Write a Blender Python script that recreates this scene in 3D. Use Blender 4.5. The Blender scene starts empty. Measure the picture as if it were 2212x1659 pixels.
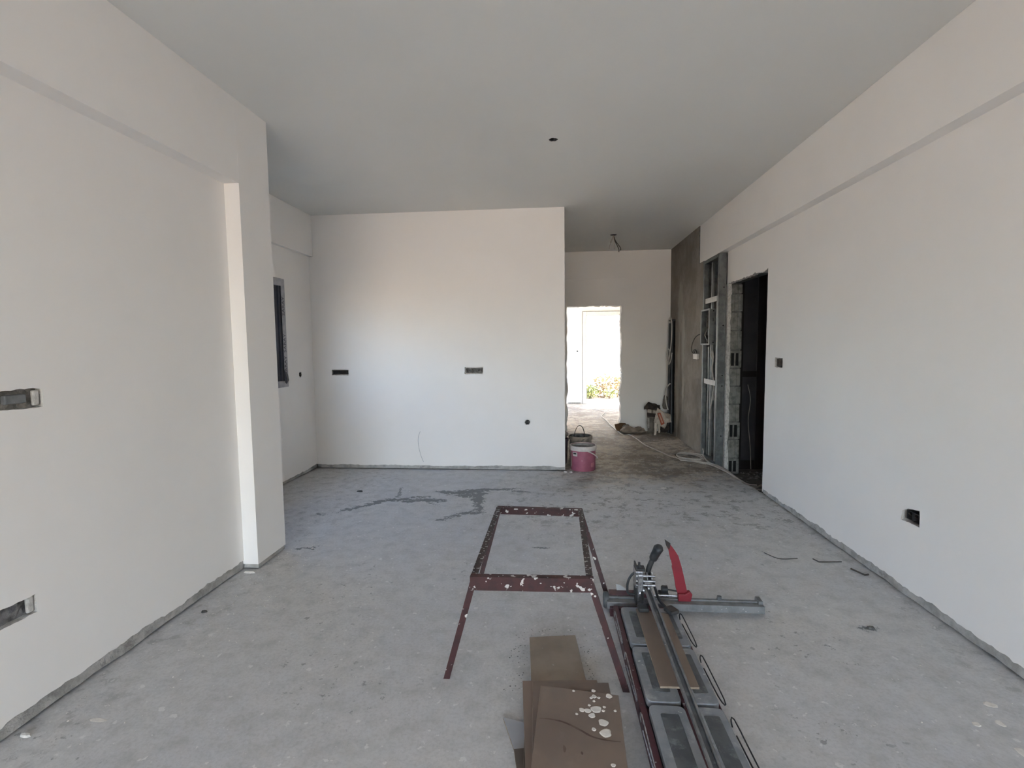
import bpy, bmesh, math, random
from mathutils import Vector, Matrix, noise
from mathutils.geometry import tessellate_polygon
S = bpy.context.scene
COL = S.collection
random.seed(7)
PI = math.pi

# ------------------------------------------------------------------ camera
F_PX, YAW, PITCH, ROLL = 1080.74, -0.0870, -0.0768, -0.0110
cam = bpy.data.cameras.new('camera'); co = bpy.data.objects.new('camera', cam); COL.objects.link(co)
cam.sensor_width = 36; cam.lens = F_PX / 2212 * 36; cam.clip_start = .05; cam.clip_end = 300
fw = Vector((math.sin(YAW)*math.cos(PITCH), math.cos(YAW)*math.cos(PITCH), math.sin(PITCH)))
rt = Vector((math.cos(YAW), -math.sin(YAW), 0)); up = rt.cross(fw)
r2 = rt*math.cos(ROLL) + up*math.sin(ROLL); u2 = -rt*math.sin(ROLL) + up*math.cos(ROLL)
M = Matrix((r2, u2, -fw)).transposed().to_4x4(); M.translation = (0, 0, 1.42)
co.matrix_world = M
S.camera = co

# ------------------------------------------------------------------ light
vs = S.view_settings
vs.view_transform = 'Standard'; vs.look = 'None'; vs.gamma = 1; vs.use_curve_mapping = False
vs.exposure = 2.85
W = bpy.data.worlds.new('world'); S.world = W; W.use_nodes = True
nt = W.node_tree; nt.nodes.clear()
sun_dir = Vector((.50, -.15, .80)).normalized()
sky = nt.nodes.new('ShaderNodeTexSky'); sky.sky_type = 'NISHITA'; sky.sun_disc = False
sky.sun_elevation = math.asin(sun_dir.z); sky.sun_rotation = math.atan2(sun_dir.x, sun_dir.y)
sky.air_density = 1.0; sky.dust_density = 3.1; sky.ozone_density = 1.0
bg = nt.nodes.new('ShaderNodeBackground'); bg.inputs[1].default_value = .56
ow = nt.nodes.new('ShaderNodeOutputWorld')
nt.links.new(sky.outputs[0], bg.inputs[0]); nt.links.new(bg.outputs[0], ow.inputs[0])
sl = bpy.data.lights.new('sun', 'SUN'); sl.energy = 10.0; sl.angle = .01; sl.color = (1, .90, .76)
so = bpy.data.objects.new('sun', sl); COL.objects.link(so)
so.rotation_euler = sun_dir.to_track_quat('Z', 'Y').to_euler(); so.location = (3, 10, 12)
def portal(name, loc, sx, sy, normal):
    l = bpy.data.lights.new(name, 'AREA'); l.shape = 'RECTANGLE'; l.size = sx; l.size_y = sy
    l.cycles.is_portal = True
    o = bpy.data.objects.new(name, l); COL.objects.link(o); o.location = loc
    o.rotation_euler = Vector(normal).to_track_quat('-Z', 'Z').to_euler()
portal('window_portal', (-.1, -5.9, 1.25), 3.75, 2.75, (0, 1, 0))
portal('side_portal', (-1.65, 11.3, 1.45), 1.7, 2.9, (1, 0, 0))
portal('alcove_portal', (-3.1, 4.25, 1.57), 1.7, 1.2, (1, 0, 0))
portal('entry_portal', (1.2, 12.25, 1.1), 1.1, 2.2, (0, -1, 0))
S.cycles.max_bounces = 8; S.cycles.diffuse_bounces = 6; S.cycles.use_adaptive_sampling = True; S.cycles.adaptive_threshold = .05; S.cycles.adaptive_min_samples = 16
S.cycles.sample_clamp_indirect = 8

# ------------------------------------------------------------------ materials
def L(nt, a, b): nt.links.new(a, b)
def nd(nt, t, **k):
    n = nt.nodes.new(t)
    for a, v in k.items(): setattr(n, a, v)
    return n
def noise_n(nt, co, scale, detail=4, rough=.6):
    n = nd(nt, 'ShaderNodeTexNoise'); n.inputs['Scale'].default_value = scale
    n.inputs['Detail'].default_value = detail; n.inputs['Roughness'].default_value = rough
    L(nt, co, n.inputs['Vector']); return n.outputs['Fac']
def ramp(nt, fac, a, b):
    m = nd(nt, 'ShaderNodeMapRange', interpolation_type='SMOOTHSTEP')
    m.inputs['From Min'].default_value = a; m.inputs['From Max'].default_value = b
    L(nt, fac, m.inputs['Value']); return m.outputs['Result']
def mth(nt, op, a, b=None):
    m = nd(nt, 'ShaderNodeMath', operation=op)
    for i, v in enumerate((a, b)):
        if v is None: continue
        if isinstance(v, (int, float)): m.inputs[i].default_value = v
        else: L(nt, v, m.inputs[i])
    return m.outputs[0]
def mixc(nt, f, a, b):
    m = nd(nt, 'ShaderNodeMix', data_type='RGBA')
    if isinstance(f, (int, float)): m.inputs[0].default_value = f
    else: L(nt, f, m.inputs[0])
    for i, v in ((6, a), (7, b)):
        if isinstance(v, tuple): m.inputs[i].default_value = (*v, 1)
        else: L(nt, v, m.inputs[i])
    return m.outputs[2]
def base_mat(name, rough=.6, metal=0):
    m = bpy.data.materials.new(name); m.use_nodes = True; nt = m.node_tree
    b = nt.nodes['Principled BSDF']; b.inputs['Roughness'].default_value = rough; b.inputs['Metallic'].default_value = metal
    tc = nd(nt, 'ShaderNodeTexCoord'); return m, nt, b, tc.outputs['Object']
def bump(nt, b, h, strength=.3, dist=.002):
    n = nd(nt, 'ShaderNodeBump'); n.inputs['Strength'].default_value = strength; n.inputs['Distance'].default_value = dist
    L(nt, h, n.inputs['Height']); L(nt, n.outputs[0], b.inputs['Normal'])
def mat(name, c1, c2=None, scale=8, rough=.6, metal=0, bs=.2, bd=.002, spl=None, splc=(.75, .74, .7), splscale=60, lo=.4, hi=.65, dirt=None, dirts=5):
    m, nt, b, co = base_mat(name, rough, metal)
    c2 = c2 or tuple(v*.85 for v in c1)
    n = noise_n(nt, co, scale)
    col = mixc(nt, ramp(nt, n, lo, hi), c1, c2)
    if dirt: col = mixc(nt, ramp(nt, noise_n(nt, co, dirts, 6, .7), .52, .7), col, dirt)
    if spl: col = mixc(nt, ramp(nt, noise_n(nt, co, splscale, 2, .5), spl, spl+.03), col, splc)
    L(nt, col, b.inputs['Base Color'])
    if bs: bump(nt, b, noise_n(nt, co, scale*6, 3), bs, bd)
    return m

WHITE = mat('white_paint', (.865, .840, .805), (.845, .820, .785), 1.2, .7, bs=.05, bd=.003)
PLASTER = mat('white_plaster_edge', (.60, .58, .54), (.42, .40, .37), 30, .9, bs=.6, bd=.006)
CEIL = mat('ceiling_paint', (.735, .735, .705), (.72, .72, .69), .9, .75, bs=.04, bd=.003)
BAND = mat('bare_cement_band', (.47, .455, .43), (.34, .33, .305), 14, .9, bs=.7, bd=.006, dirt=(.25, .24, .225), dirts=9)
DARKC = mat('dark_mortar', (.17, .165, .155), (.09, .088, .085), 25, .9, bs=.8, bd=.006)
BLOCK = mat('concrete_block', (.27, .265, .235), (.17, .17, .15), 18, .95, bs=.8, bd=.006)
STEEL = mat('galvanised_steel', (.165, .175, .172), (.11, .118, .118), 12, .5, .6, bs=.1)
STEELB = mat('pale_steel', (.55, .56, .56), (.42, .43, .43), 12, .5, .3, bs=.1)
SHADE = mat('recess_shade_black', (.012, .012, .012), (.008, .008, .008), 5, .95, bs=0)  # near-black colour standing in for shade inside holes and recesses
BROWNF = mat('dark_brown_metal', (.018, .013, .013), (.012, .010, .010), 5, .45, bs=0)
BLACK = mat('black_rubber', (.022, .023, .025), (.035, .036, .038), 30, .55, bs=.1)
CHROME = mat('worn_chrome', (.42, .42, .43), (.20, .20, .21), 60, .32, .85, bs=.2)
ALU = mat('dusty_aluminium', (.22, .225, .23), (.16, .165, .17), 20, .55, .25, bs=.1, spl=.72, splscale=90)
PLATE = mat('grey_plate', (.25, .265, .285), (.20, .215, .23), 14, .6, .15, bs=.15, dirt=(.36, .37, .38), dirts=10, spl=.72, splc=(.5, .5, .5), splscale=45)
PAD = mat('rubber_pad', (.10, .108, .112), (.075, .08, .085), 20, .8, bs=.3, dirt=(.2, .21, .215), dirts=14)
REDF = mat('maroon_frame_paint', (.075, .020, .027), (.05, .017, .023), 20, .5, bs=.15, spl=.70, splc=(.4, .38, .37), splscale=70)
REDB = mat('bright_red_paint', (.21, .009, .02), (.17, .008, .017), 8, .5, bs=.05)
OXIDE = mat('red_oxide_steel', (.052, .014, .014), (.034, .011, .011), 25, .6, bs=.2, spl=.67, splc=(.6, .58, .55), splscale=38)
OXIDE2 = mat('splattered_steel', (.05, .028, .026), (.035, .026, .023), 25, .65, bs=.2, spl=.60, splc=(.45, .43, .41), splscale=60)
OXIDE3 = mat('thickly_spotted_oxide', (.052, .014, .014), (.034, .011, .011), 25, .6, bs=.2, spl=.61, splc=(.52, .50, .48), splscale=34)
TILE = mat('brown_tile', (.205, .155, .120), (.17, .13, .105), 3, .38, bs=.05, dirt=(.23, .185, .15), dirts=2)
TILEA = mat('mid_brown_tile', (.165, .12, .095), (.135, .10, .08), 3, .45, bs=.05)
TILEB = mat('third_brown_tile', (.19, .135, .105), (.155, .115, .09), 3, .45, bs=.05)  # slightly different brown so the stacked tiles read apart
TILE2 = mat('dusty_brown_tile', (.20, .155, .115), (.24, .195, .15), 6, .6, bs=.15, spl=.74, splc=(.33, .29, .24), splscale=50)
TILEE = mat('raw_tile_edge', (.33, .27, .20), (.24, .19, .14), 40, .85, bs=.4)
TILED = mat('dark_brown_tile', (.10, .077, .06), (.13, .10, .08), 8, .6, bs=.1)
GREYT = mat('grey_tile', (.36, .37, .39), (.33, .34, .36), 4, .5, bs=.05)
SPLAT = mat('dried_plaster', (.68, .65, .60), (.60, .57, .52), 30, .8, bs=.4)
PINK = mat('pink_plastic', (.38, .115, .165), (.32, .095, .14), 10, .45, bs=.05, spl=.76, splscale=30)
BUCKW = mat('white_plastic', (.62, .57, .53), (.50, .46, .42), 14, .5, bs=.05)
BUCKG = mat('mortar_caked_plastic', (.30, .255, .21), (.17, .14, .115), 12, .8, bs=.5, bd=.006)
BUCKD = mat('dark_dirty_plastic', (.06, .04, .05), (.12, .09, .08), 14, .7, bs=.4)
CARD = mat('brown_cardboard', (.15, .085, .040), (.11, .06, .03), 8, .9, bs=.2)
PAPERK = mat('dusty_kraft_paper', (.34, .27, .21), (.20, .155, .12), 9, .9, bs=.5, bd=.004)
PAPERW = mat('white_sack_paper', (.62, .54, .46), (.46, .39, .32), 12, .85, bs=.4, bd=.004)
PAPERD = mat('dark_torn_paper', (.07, .05, .042), (.035, .026, .022), 12, .9, bs=.5)
PAPERG = mat('sack_print_grey', (.22, .19, .16), (.14, .12, .10), 10, .9, bs=.3)
REDP = mat('red_print', (.42, .10, .05), (.34, .09, .05), 10, .8, bs=.1)
CABLE = mat('cable_sheath', (.50, .45, .39), (.36, .32, .28), 10, .6, bs=.1)
PALEC = mat('pale_cable', (.62, .59, .54), (.5, .47, .43), 10, .6, bs=0)
WIREB = mat('dark_wire', (.05, .045, .04), (.10, .085, .07), 20, .6, bs=0)
PIPE = mat('dark_conduit', (.035, .036, .04), (.05, .05, .055), 10, .5, bs=0)
FRAMEG = mat('anthracite_profile', (.06, .07, .09), (.045, .05, .065), 4, .3, .3, bs=0)
TAPE = mat('protective_film', (.42, .41, .42), (.33, .33, .35), 16, .45, bs=.2)
INK = mat('blue_black_ink', (.06, .065, .09), (.05, .05, .07), 10, .6, bs=0)
WFRAME = mat('white_door_frame', (.75, .74, .70), (.68, .67, .63), 10, .5, bs=0)
FRAMEL = mat('grey_frame_line', (.16, .15, .13), (.10, .10, .09), 10, .7, bs=0)
TERR = mat('warm_terrace', (.24, .21, .18), (.20, .175, .15), 3, .9, bs=.2)  # warm tone set for the light it bounces into the room
PATIO = mat('pale_patio', (.62, .50, .37), (.54, .43, .31), 3, .9, bs=.2)
GARDENW = mat('cream_render', (.80, .78, .66), (.74, .71, .58), 2, .9, bs=.2)
EARTH = mat('dry_earth', (.21, .165, .115), (.16, .125, .09), 6, .95, bs=.4)
LEAF = mat('green_leaf', (.12, .155, .06), (.18, .21, .10), 6, .6, bs=0)
LEAFT = mat('tan_leaf', (.30, .23, .15), (.17, .155, .08), 5, .7, bs=0)
STEM = mat('stem', (.12, .08, .05), (.08, .06, .04), 10, .8, bs=0)
ROOFM = mat('outer_render', (.6, .58, .54), (.5, .48, .44), 2, .9, bs=0)

def glass_mat():
    m, nt, b, co = base_mat('smoky_glass', .08)
    b.inputs['Base Color'].default_value = (.85, .87, .88, 1); b.inputs['Transmission Weight'].default_value = .85
    b.inputs['IOR'].default_value = 1.1
    return m
GLASS = glass_mat()
def frost_mat():
    m, nt, b, co = base_mat('dusty_dark_pane', .35)
    L(nt, mixc(nt, ramp(nt, noise_n(nt, co, 2.5), .35, .65), (.060, .057, .064), (.085, .082, .09)), b.inputs['Base Color'])
    return m
PANE = frost_mat()

# floor: screed with dust, peeled patches, corridor dirt
PEEL = [(-1.87,4.11,-1.70,4.27,.030),(-1.72,4.26,-1.58,4.43,.040),(-1.56,4.43,-1.44,4.46,.040),(-1.48,4.47,-1.55,4.86,.010),
        (-1.44,4.50,-1.28,4.42,.020),(-1.24,4.47,-1.06,4.44,.045),(-1.40,4.40,-1.22,4.44,.030),(-1.36,4.53,-1.2,4.56,.02),(-1.14,4.74,-.98,4.70,.030),(-1.02,4.68,-.72,4.78,.060),
        (-.86,4.80,-.50,4.84,.030),(-.46,4.78,-.24,4.76,.018),(-.90,4.60,-.70,4.66,.045),(-.74,4.68,-.70,4.36,.055),(-.70,4.40,-.64,4.10,.025),
        (-.66,4.14,-.80,4.10,.030),(-.80,4.09,-.96,3.93,.022),(-2.03,4.03,-1.97,4.02,.025),(-1.30,4.5,-1.05,4.3,.006),
        (-.62,4.82,-.40,4.86,.022),(-2.28,3.42,-2.10,3.44,.02),(1.52,2.53,1.57,2.52,.012),(-1.83,3.30,-1.7,3.32,.018),(-.15,3.42,-.05,3.43,.012)]
def floor_mat():
    m, nt, b, co = base_mat('cement_screed', .75)
    n1 = noise_n(nt, co, .9, 5, .6); n2 = noise_n(nt, co, 9, 6, .7); n3 = noise_n(nt, co, 70, 4, .6)
    col = mixc(nt, ramp(nt, n1, .35, .65), (.51, .51, .515), (.55, .54, .52))
    col = mixc(nt, ramp(nt, n2, .40, .72), col, (.42, .42, .41))
    col = mixc(nt, mth(nt, 'MULTIPLY', ramp(nt, n3, .42, .68), .28), col, (.30, .30, .295))
    col = mixc(nt, mth(nt, 'MULTIPLY', ramp(nt, noise_n(nt, co, 2.3, 9, .75), .52, .66), .30), col, (.60, .60, .58))
    sx = nd(nt, 'ShaderNodeSeparateXYZ'); L(nt, co, sx.inputs[0]); X, Y = sx.outputs[0], sx.outputs[1]
    # brown dirt trodden through the corridor mouth and beyond
    wob = mth(nt, 'MULTIPLY', mth(nt, 'SUBTRACT', noise_n(nt, co, 1.6, 5, .7), .5), 2.4)
    dm = ramp(nt, mth(nt, 'ADD', Y, wob), 4.7, 5.7)
    dm = mth(nt, 'MULTIPLY', dm, ramp(nt, mth(nt, 'ADD', X, mth(nt, 'MULTIPLY', wob, .4)), -.5, .45))
    nst = nd(nt, 'ShaderNodeMapping'); nst.inputs['Scale'].default_value = (1.0, 1.0, 1); L(nt, co, nst.inputs[0])
    spk = ramp(nt, mth(nt, 'ADD', mth(nt, 'MULTIPLY', noise_n(nt, nst.outputs[0], 9, 8, .8), .6), mth(nt, 'MULTIPLY', noise_n(nt, nst.outputs[0], 1.7, 3, .6), .4)), .46, .54)
    dcol = mixc(nt, spk, (.185, .145, .105), (.44, .37, .29))
    col = mixc(nt, mth(nt, 'MULTIPLY', dm, .92), col, dcol)
    # dusty margin beside the walls
    edge = mth(nt, 'MAXIMUM', ramp(nt, X, -1.45, -1.95), ramp(nt, X, 1.55, 1.92))
    dust = mth(nt, 'MULTIPLY', edge, ramp(nt, noise_n(nt, co, 26, 6, .75), .50, .58))
    col = mixc(nt, mth(nt, 'MULTIPLY', dust, .50), col, (.62, .61, .59))
    dk = mth(nt, 'MULTIPLY', edge, ramp(nt, noise_n(nt, co, 13, 7, .75), .53, .60))
    col = mixc(nt, mth(nt, 'MULTIPLY', dk, .5), col, (.22, .215, .205))
    # scattered plaster specks and dark specks
    col = mixc(nt, mth(nt, 'MULTIPLY', ramp(nt, noise_n(nt, co, 26, 3, .5), .66, .69), .75), col, (.66, .65, .63))
    col = mixc(nt, mth(nt, 'MULTIPLY', mth(nt, 'MULTIPLY', ramp(nt, noise_n(nt, co, 21.7, 6, .7), .60, .64), ramp(nt, noise_n(nt, co, 1.3, 2, .5), .5, .62)), .7), col, (.19, .19, .185))
    # trodden scuff area in front of the corridor
    sc = mth(nt, 'MULTIPLY', ramp(nt, mth(nt, 'ADD', Y, mth(nt, 'MULTIPLY', wob, .4)), 3.5, 4.2), ramp(nt, mth(nt, 'ADD', X, mth(nt, 'MULTIPLY', wob, .5)), -1.0, .2))
    sc = mth(nt, 'MULTIPLY', sc, ramp(nt, noise_n(nt, nst.outputs[0], 8, 8, .8), .535, .57))
    col = mixc(nt, mth(nt, 'MULTIPLY', sc, .7), col, (.205, .20, .185))
    # peeled patches
    wn = nd(nt, 'ShaderNodeTexNoise'); wn.inputs['Scale'].default_value = 16; wn.inputs['Detail'].default_value = 7; wn.inputs['Roughness'].default_value = .78
    L(nt, co, wn.inputs['Vector'])
    sb = nd(nt, 'ShaderNodeVectorMath', operation='SUBTRACT'); L(nt, wn.outputs['Color'], sb.inputs[0]); sb.inputs[1].default_value = (.5, .5, .5)
    ms = nd(nt, 'ShaderNodeVectorMath', operation='MULTIPLY'); L(nt, sb.outputs[0], ms.inputs[0]); ms.inputs[1].default_value = (.26, .20, 0)
    ad = nd(nt, 'ShaderNodeVectorMath', operation='ADD'); L(nt, co, ad.inputs[0]); L(nt, ms.outputs[0], ad.inputs[1])
    mn = None
    for x0, y0, x1, y1, w in PEEL:
        mp = nd(nt, 'ShaderNodeMapping', vector_type='TEXTURE'); L(nt, ad.outputs[0], mp.inputs[0])
        ln = math.hypot(x1-x0, y1-y0)/2
        mp.inputs['Location'].default_value = ((x0+x1)/2, (y0+y1)/2, 0)
        mp.inputs['Rotation'].default_value = (0, 0, math.atan2(y1-y0, x1-x0)); mp.inputs['Scale'].default_value = (ln+w, w*1.1, 10)
        le = nd(nt, 'ShaderNodeVectorMath', operation='LENGTH'); L(nt, mp.outputs[0], le.inputs[0])
        mn = le.outputs['Value'] if mn is None else mth(nt, 'MINIMUM', mn, le.outputs['Value'])
    pk = ramp(nt, mth(nt, 'ADD', mn, mth(nt, 'MULTIPLY', mth(nt, 'SUBTRACT', noise_n(nt, nst.outputs[0], 24, 4, .6), .47), 3.2)), 1.12, 1.04)
    col = mixc(nt, mth(nt, 'MULTIPLY', pk, .9), col, (.16, .17, .168))
    L(nt, col, b.inputs['Base Color'])
    h = mth(nt, 'ADD', mth(nt, 'ADD', n2, mth(nt, 'MULTIPLY', n3, .4)), mth(nt, 'MULTIPLY', pk, -.8))
    bump(nt, b, h, .35, .004)
    return m
FLOOR = floor_mat()
def cement_mat():
    m, nt, b, co = base_mat('cement_render', .9)
    n1 = noise_n(nt, co, 2.2, 6, .65); n2 = noise_n(nt, co, 16, 5, .7)
    col = mixc(nt, ramp(nt, n1, .35, .65), (.215, .185, .155), (.30, .265, .225))
    col = mixc(nt, mth(nt, 'MULTIPLY', ramp(nt, n2, .45, .7), .5), col, (.185, .165, .14))
    wn = nd(nt, 'ShaderNodeTexNoise'); wn.inputs['Scale'].default_value = 6; wn.inputs['Detail'].default_value = 6
    L(nt, co, wn.inputs['Vector'])
    sb = nd(nt, 'ShaderNodeVectorMath', operation='SUBTRACT'); L(nt, wn.outputs['Color'], sb.inputs[0]); sb.inputs[1].default_value = (.5, .5, .5)
    ms = nd(nt, 'ShaderNodeVectorMath', operation='MULTIPLY'); L(nt, sb.outputs[0], ms.inputs[0]); ms.inputs[1].default_value = (0, .18, .5)
    ad = nd(nt, 'ShaderNodeVectorMath', operation='ADD'); L(nt, co, ad.inputs[0]); L(nt, ms.outputs[0], ad.inputs[1])
    mn = None
    for (y, z, ry, rz) in [(7.62, 1.95, .16, .45), (7.45, 1.45, .10, .55), (7.66, 1.15, .10, .5), (7.75, .45, .09, .6), (7.42, .8, .08, .3)]:
        mp = nd(nt, 'ShaderNodeMapping', vector_type='TEXTURE'); L(nt, ad.outputs[0], mp.inputs[0])
        mp.inputs['Location'].default_value = (1.84, y, z); mp.inputs['Scale'].default_value = (5, ry, rz)
        le = nd(nt, 'ShaderNodeVectorMath', operation='LENGTH'); L(nt, mp.outputs[0], le.inputs[0])
        mn = le.outputs['Value'] if mn is None else mth(nt, 'MINIMUM', mn, le.outputs['Value'])
    col = mixc(nt, mth(nt, 'MULTIPLY', ramp(nt, mn, 1.1, .6), .65), col, (.45, .41, .35))
    L(nt, col, b.inputs['Base Color']); bump(nt, b, n2, .5, .006)
    return m
CEMENT = cement_mat()

# ------------------------------------------------------------------ mesh helpers
ORG = {}
class MB:
    def __init__(s): s.v = []; s.f = []; s.m = []; s.smooth = False
    def add(s, vs, fs, mi=0):
        o = len(s.v); s.v += [Vector(p) for p in vs]; s.f += [tuple(i+o for i in f) for f in fs]; s.m += [mi]*len(fs); return s
    def box(s, x0, x1, y0, y1, z0, z1, mi=0, rot=None, piv=None):
        vs = [Vector((x, y, z)) for z in (z0, z1) for y in (y0, y1) for x in (x0, x1)]
        if rot is not None:
            p = Vector(piv) if piv else Vector(((x0+x1)/2, (y0+y1)/2, (z0+z1)/2)); vs = [p + rot @ (v-p) for v in vs]
        return s.add(vs, [(0,2,3,1),(4,5,7,6),(0,1,5,4),(2,6,7,3),(0,4,6,2),(1,3,7,5)], mi)
    def prism(s, poly, z0, z1, fr=None, mi=0, rim=None):
        fr = fr or (lambda a, b, c: Vector((a, b, c))); n = len(poly)
        vs = [fr(a, b, z0) for a, b in poly] + [fr(a, b, z1) for a, b in poly]
        s.add(vs, [tuple(range(n))[::-1], tuple(range(n, 2*n))], mi)
        o = len(s.v) - 2*n
        s.f += [(o+i, o+(i+1) % n, o+n+(i+1) % n, o+n+i) for i in range(n)]; s.m += [mi if rim is None else rim]*n
        return s
    def tube(s, pts, r, n=8, mi=0, caps=True, r1=None):
        s.smooth = True
        pts = [Vector(p) for p in pts]; N = len(pts); rings = []; prev = None
        for i, p in enumerate(pts):
            t = (pts[min(i+1, N-1)] - pts[max(i-1, 0)]).normalized()
            if prev is None:
                a = Vector((0, 0, 1)) if abs(t.z) < .9 else Vector((1, 0, 0)); u = t.cross(a).normalized()
            else: u = (prev - t*prev.dot(t)).normalized()
            prev = u; w = t.cross(u); rr = r[i] if isinstance(r, (list, tuple)) else (r if r1 is None else r+(r1-r)*i/(N-1))
            rings.append([p + (u*math.cos(k*2*PI/n) + w*math.sin(k*2*PI/n))*rr for k in range(n)])
        vs = [v for rg in rings for v in rg]
        fs = [(i*n+k, i*n+(k+1) % n, (i+1)*n+(k+1) % n, (i+1)*n+k) for i in range(N-1) for k in range(n)]
        if caps: fs += [tuple(range(n))[::-1], tuple(range((N-1)*n, N*n))]
        return s.add(vs, fs, mi)
    def lathe(s, prof, c, n=36, mi=0, ax=None):
        s.smooth = True; c = Vector(c); ax = ax or Matrix.Identity(3)
        vs = [c + ax @ Vector((r*math.cos(k*2*PI/n), r*math.sin(k*2*PI/n), z)) for r, z in prof for k in range(n)]
        fs = [(i*n+k, i*n+(k+1) % n, (i+1)*n+(k+1) % n, (i+1)*n+k) for i in range(len(prof)-1) for k in range(n)]
        if prof[0][0] > 1e-5: pass
        return s.add(vs, fs, mi)
    def build(s, name, mats, parent=None, bevel=0, smooth=None):
        org = Vector((0, 0, 0))
        if parent is not None: org = ORG.get(parent.name, org)
        me = bpy.data.meshes.new(name); me.from_pydata([v-org for v in s.v], [], s.f)
        for m in (mats if isinstance(mats, (list, tuple)) else [mats]): me.materials.append(m)
        for p, mi in zip(me.polygons, s.m): p.material_index = mi
        bm = bmesh.new(); bm.from_mesh(me); bmesh.ops.remove_doubles(bm, verts=bm.verts, dist=1e-6)
        bmesh.ops.recalc_face_normals(bm, faces=bm.faces); bm.to_mesh(me); bm.free()
        if s.smooth if smooth is None else smooth:
            me.shade_smooth(); me.set_sharp_from_angle(angle=.7)
        me.update()
        o = bpy.data.objects.new(name, me); COL.objects.link(o)
        if parent is not None: o.parent = parent; ORG[o.name] = org
        if bevel:
            b = o.modifiers.new('bevel', 'BEVEL'); b.width = bevel; b.segments = 2; b.limit_method = 'ANGLE'
        return o
def tag(o, label=None, cat=None, group=None, kind=None):
    for k, v in (('label', label), ('category', cat), ('group', group), ('kind', kind)):
        if v: o[k] = v
    return o
def thing(name, label, cat, loc, group=None):
    o = bpy.data.objects.new(name, None); COL.objects.link(o); o.location = loc; o.empty_display_size = .1
    ORG[o.name] = Vector(loc); return tag(o, label, cat, group)
def struct(o, label): return tag(o, label, None, None, 'structure')

def rag(pts, step=.03, amp=.008, seed=0, closed=False, keep=()):
    """polyline roughened into a broken plaster edge; segments listed in keep stay straight"""
    out = []; n = len(pts)
    for i in range(n if closed else n-1):
        a = Vector(pts[i]); b = Vector(pts[(i+1) % n]); ln = (b-a).length
        out.append(tuple(a))
        if i in keep or ln < step*1.5: continue
        t = (b-a)/ln; nr = Vector((-t.y, t.x)); k = max(2, int(ln/step))
        for j in range(1, k):
            q = a + (b-a)*(j/k)
            d = noise.noise(Vector((q.x*5+seed, q.y*5, seed*3.1)))*amp*1.1 + noise.noise(Vector((q.x*31, q.y*31+seed, 1)))*amp*.5 + random.uniform(-.25, .25)*amp
            out.append(tuple(q + nr*d + t*random.uniform(-.2, .2)*step))
    if not closed: out.append(tuple(pts[-1]))
    return out
def slab(name, fr, outer, holes, t, mats, parent=None):
    """flat panel with holes; fr(a,b,d) maps plane coords, d=0 is the seen face and d=t its back; rim uses material 1"""
    loops = [outer] + list(holes); flat = [p for l in loops for p in l]
    tris = tessellate_polygon([[Vector((p[0], p[1], 0)) for p in l] for l in loops])
    mb = MB(); n = len(flat)
    mb.v = [fr(a, b, 0) for a, b in flat] + [fr(a, b, t) for a, b in flat]
    for tr in tris: mb.f.append(tuple(tr)); mb.m.append(0)
    for tr in tris: mb.f.append(tuple(i+n for i in tr)[::-1]); mb.m.append(0)
    o = 0
    for l in loops:
        k = len(l)
        for i in range(k): mb.f.append((o+i, o+(i+1) % k, n+o+(i+1) % k, n+o+i)); mb.m.append(1)
        o += k
    return mb.build(name, mats, parent, smooth=False)
FX = lambda X, s=1: (lambda a, b, d: Vector((X + s*d, a, b)))      # plane x = X, a = y, b = z
FY = lambda Y, s=1: (lambda a, b, d: Vector((a, Y + s*d, b)))      # plane y = Y, a = x, b = z
FZ = lambda Z, s=1: (lambda a, b, d: Vector((a, b, Z + s*d)))
def hole_rect(a0, a1, b0, b1, seed, amp=.006, step=.016):
    return rag([(a0, b0), (a1, b0), (a1, b1), (a0, b1)], step, amp, seed, closed=True)
def hole_round(a, b, r, seed, n=18, amp=.12):
    return [(a + r*math.cos(k*2*PI/n)*(1+amp*math.sin(k*2.3+seed)), b + r*math.sin(k*2*PI/n)*(1+amp*math.cos(k*1.7+seed))) for k in range(n)]

# ------------------------------------------------------------------ dimensions
XL, XP, XR, XB, XC, XA = -2.004, -1.908, 1.935, 1.850, 1.840, -2.802
H, ZL, ZR = 2.914, 2.421, 2.440
YP1, YP2, YB, YE, YF = 2.965, 3.291, 5.591, 8.268, -5.80
XE = .104; D0, D1, ZD = 4.81, 5.87, 2.083
T = .05

# ------------------------------------------------------------------ setting
# screed: full polygon, its edge broken off along the side doorway
edge = rag([(1.945, 4.78), (1.90, 5.25), (1.835, 5.90)], .05, .03, 3)
fl = [(-3.0, -5.92), (2.10, -5.92), (2.10, 4.76)] + edge + [(1.86, 5.96), (2.05, 5.98), (2.05, 8.6), (2.05, 12.15), (-1.6, 12.15), (-1.6, 8.6), (-3.0, 8.6)]
struct(slab('floor', FZ(0, -1), fl, [], .09, [FLOOR, DARKC]), 'bare grey cement screed floor with peeled patches and dust')
ch = hole_round(-.009, 3.79, .032, 1, 20, .1); ch2 = hole_round(.797, 7.07, .022, 4, 14, .15)
struct(slab('ceiling', FZ(H, 1), [(-3.1, -5.95), (4.6, -5.95), (4.6, 12.3), (-3.1, 12.3)], [ch, ch2], .20, [CEIL, DARKC]), 'flat white painted ceiling')
struct(MB().box(-3.1, 4.6, -7.0, 12.3, H+.2, H+.3).build('ceiling_slab', ROOFM), 'roof slab above the ceiling, its unseen overhang shaped to keep sun off the terrace')  # overhang out of view, extended to block the sun

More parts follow.
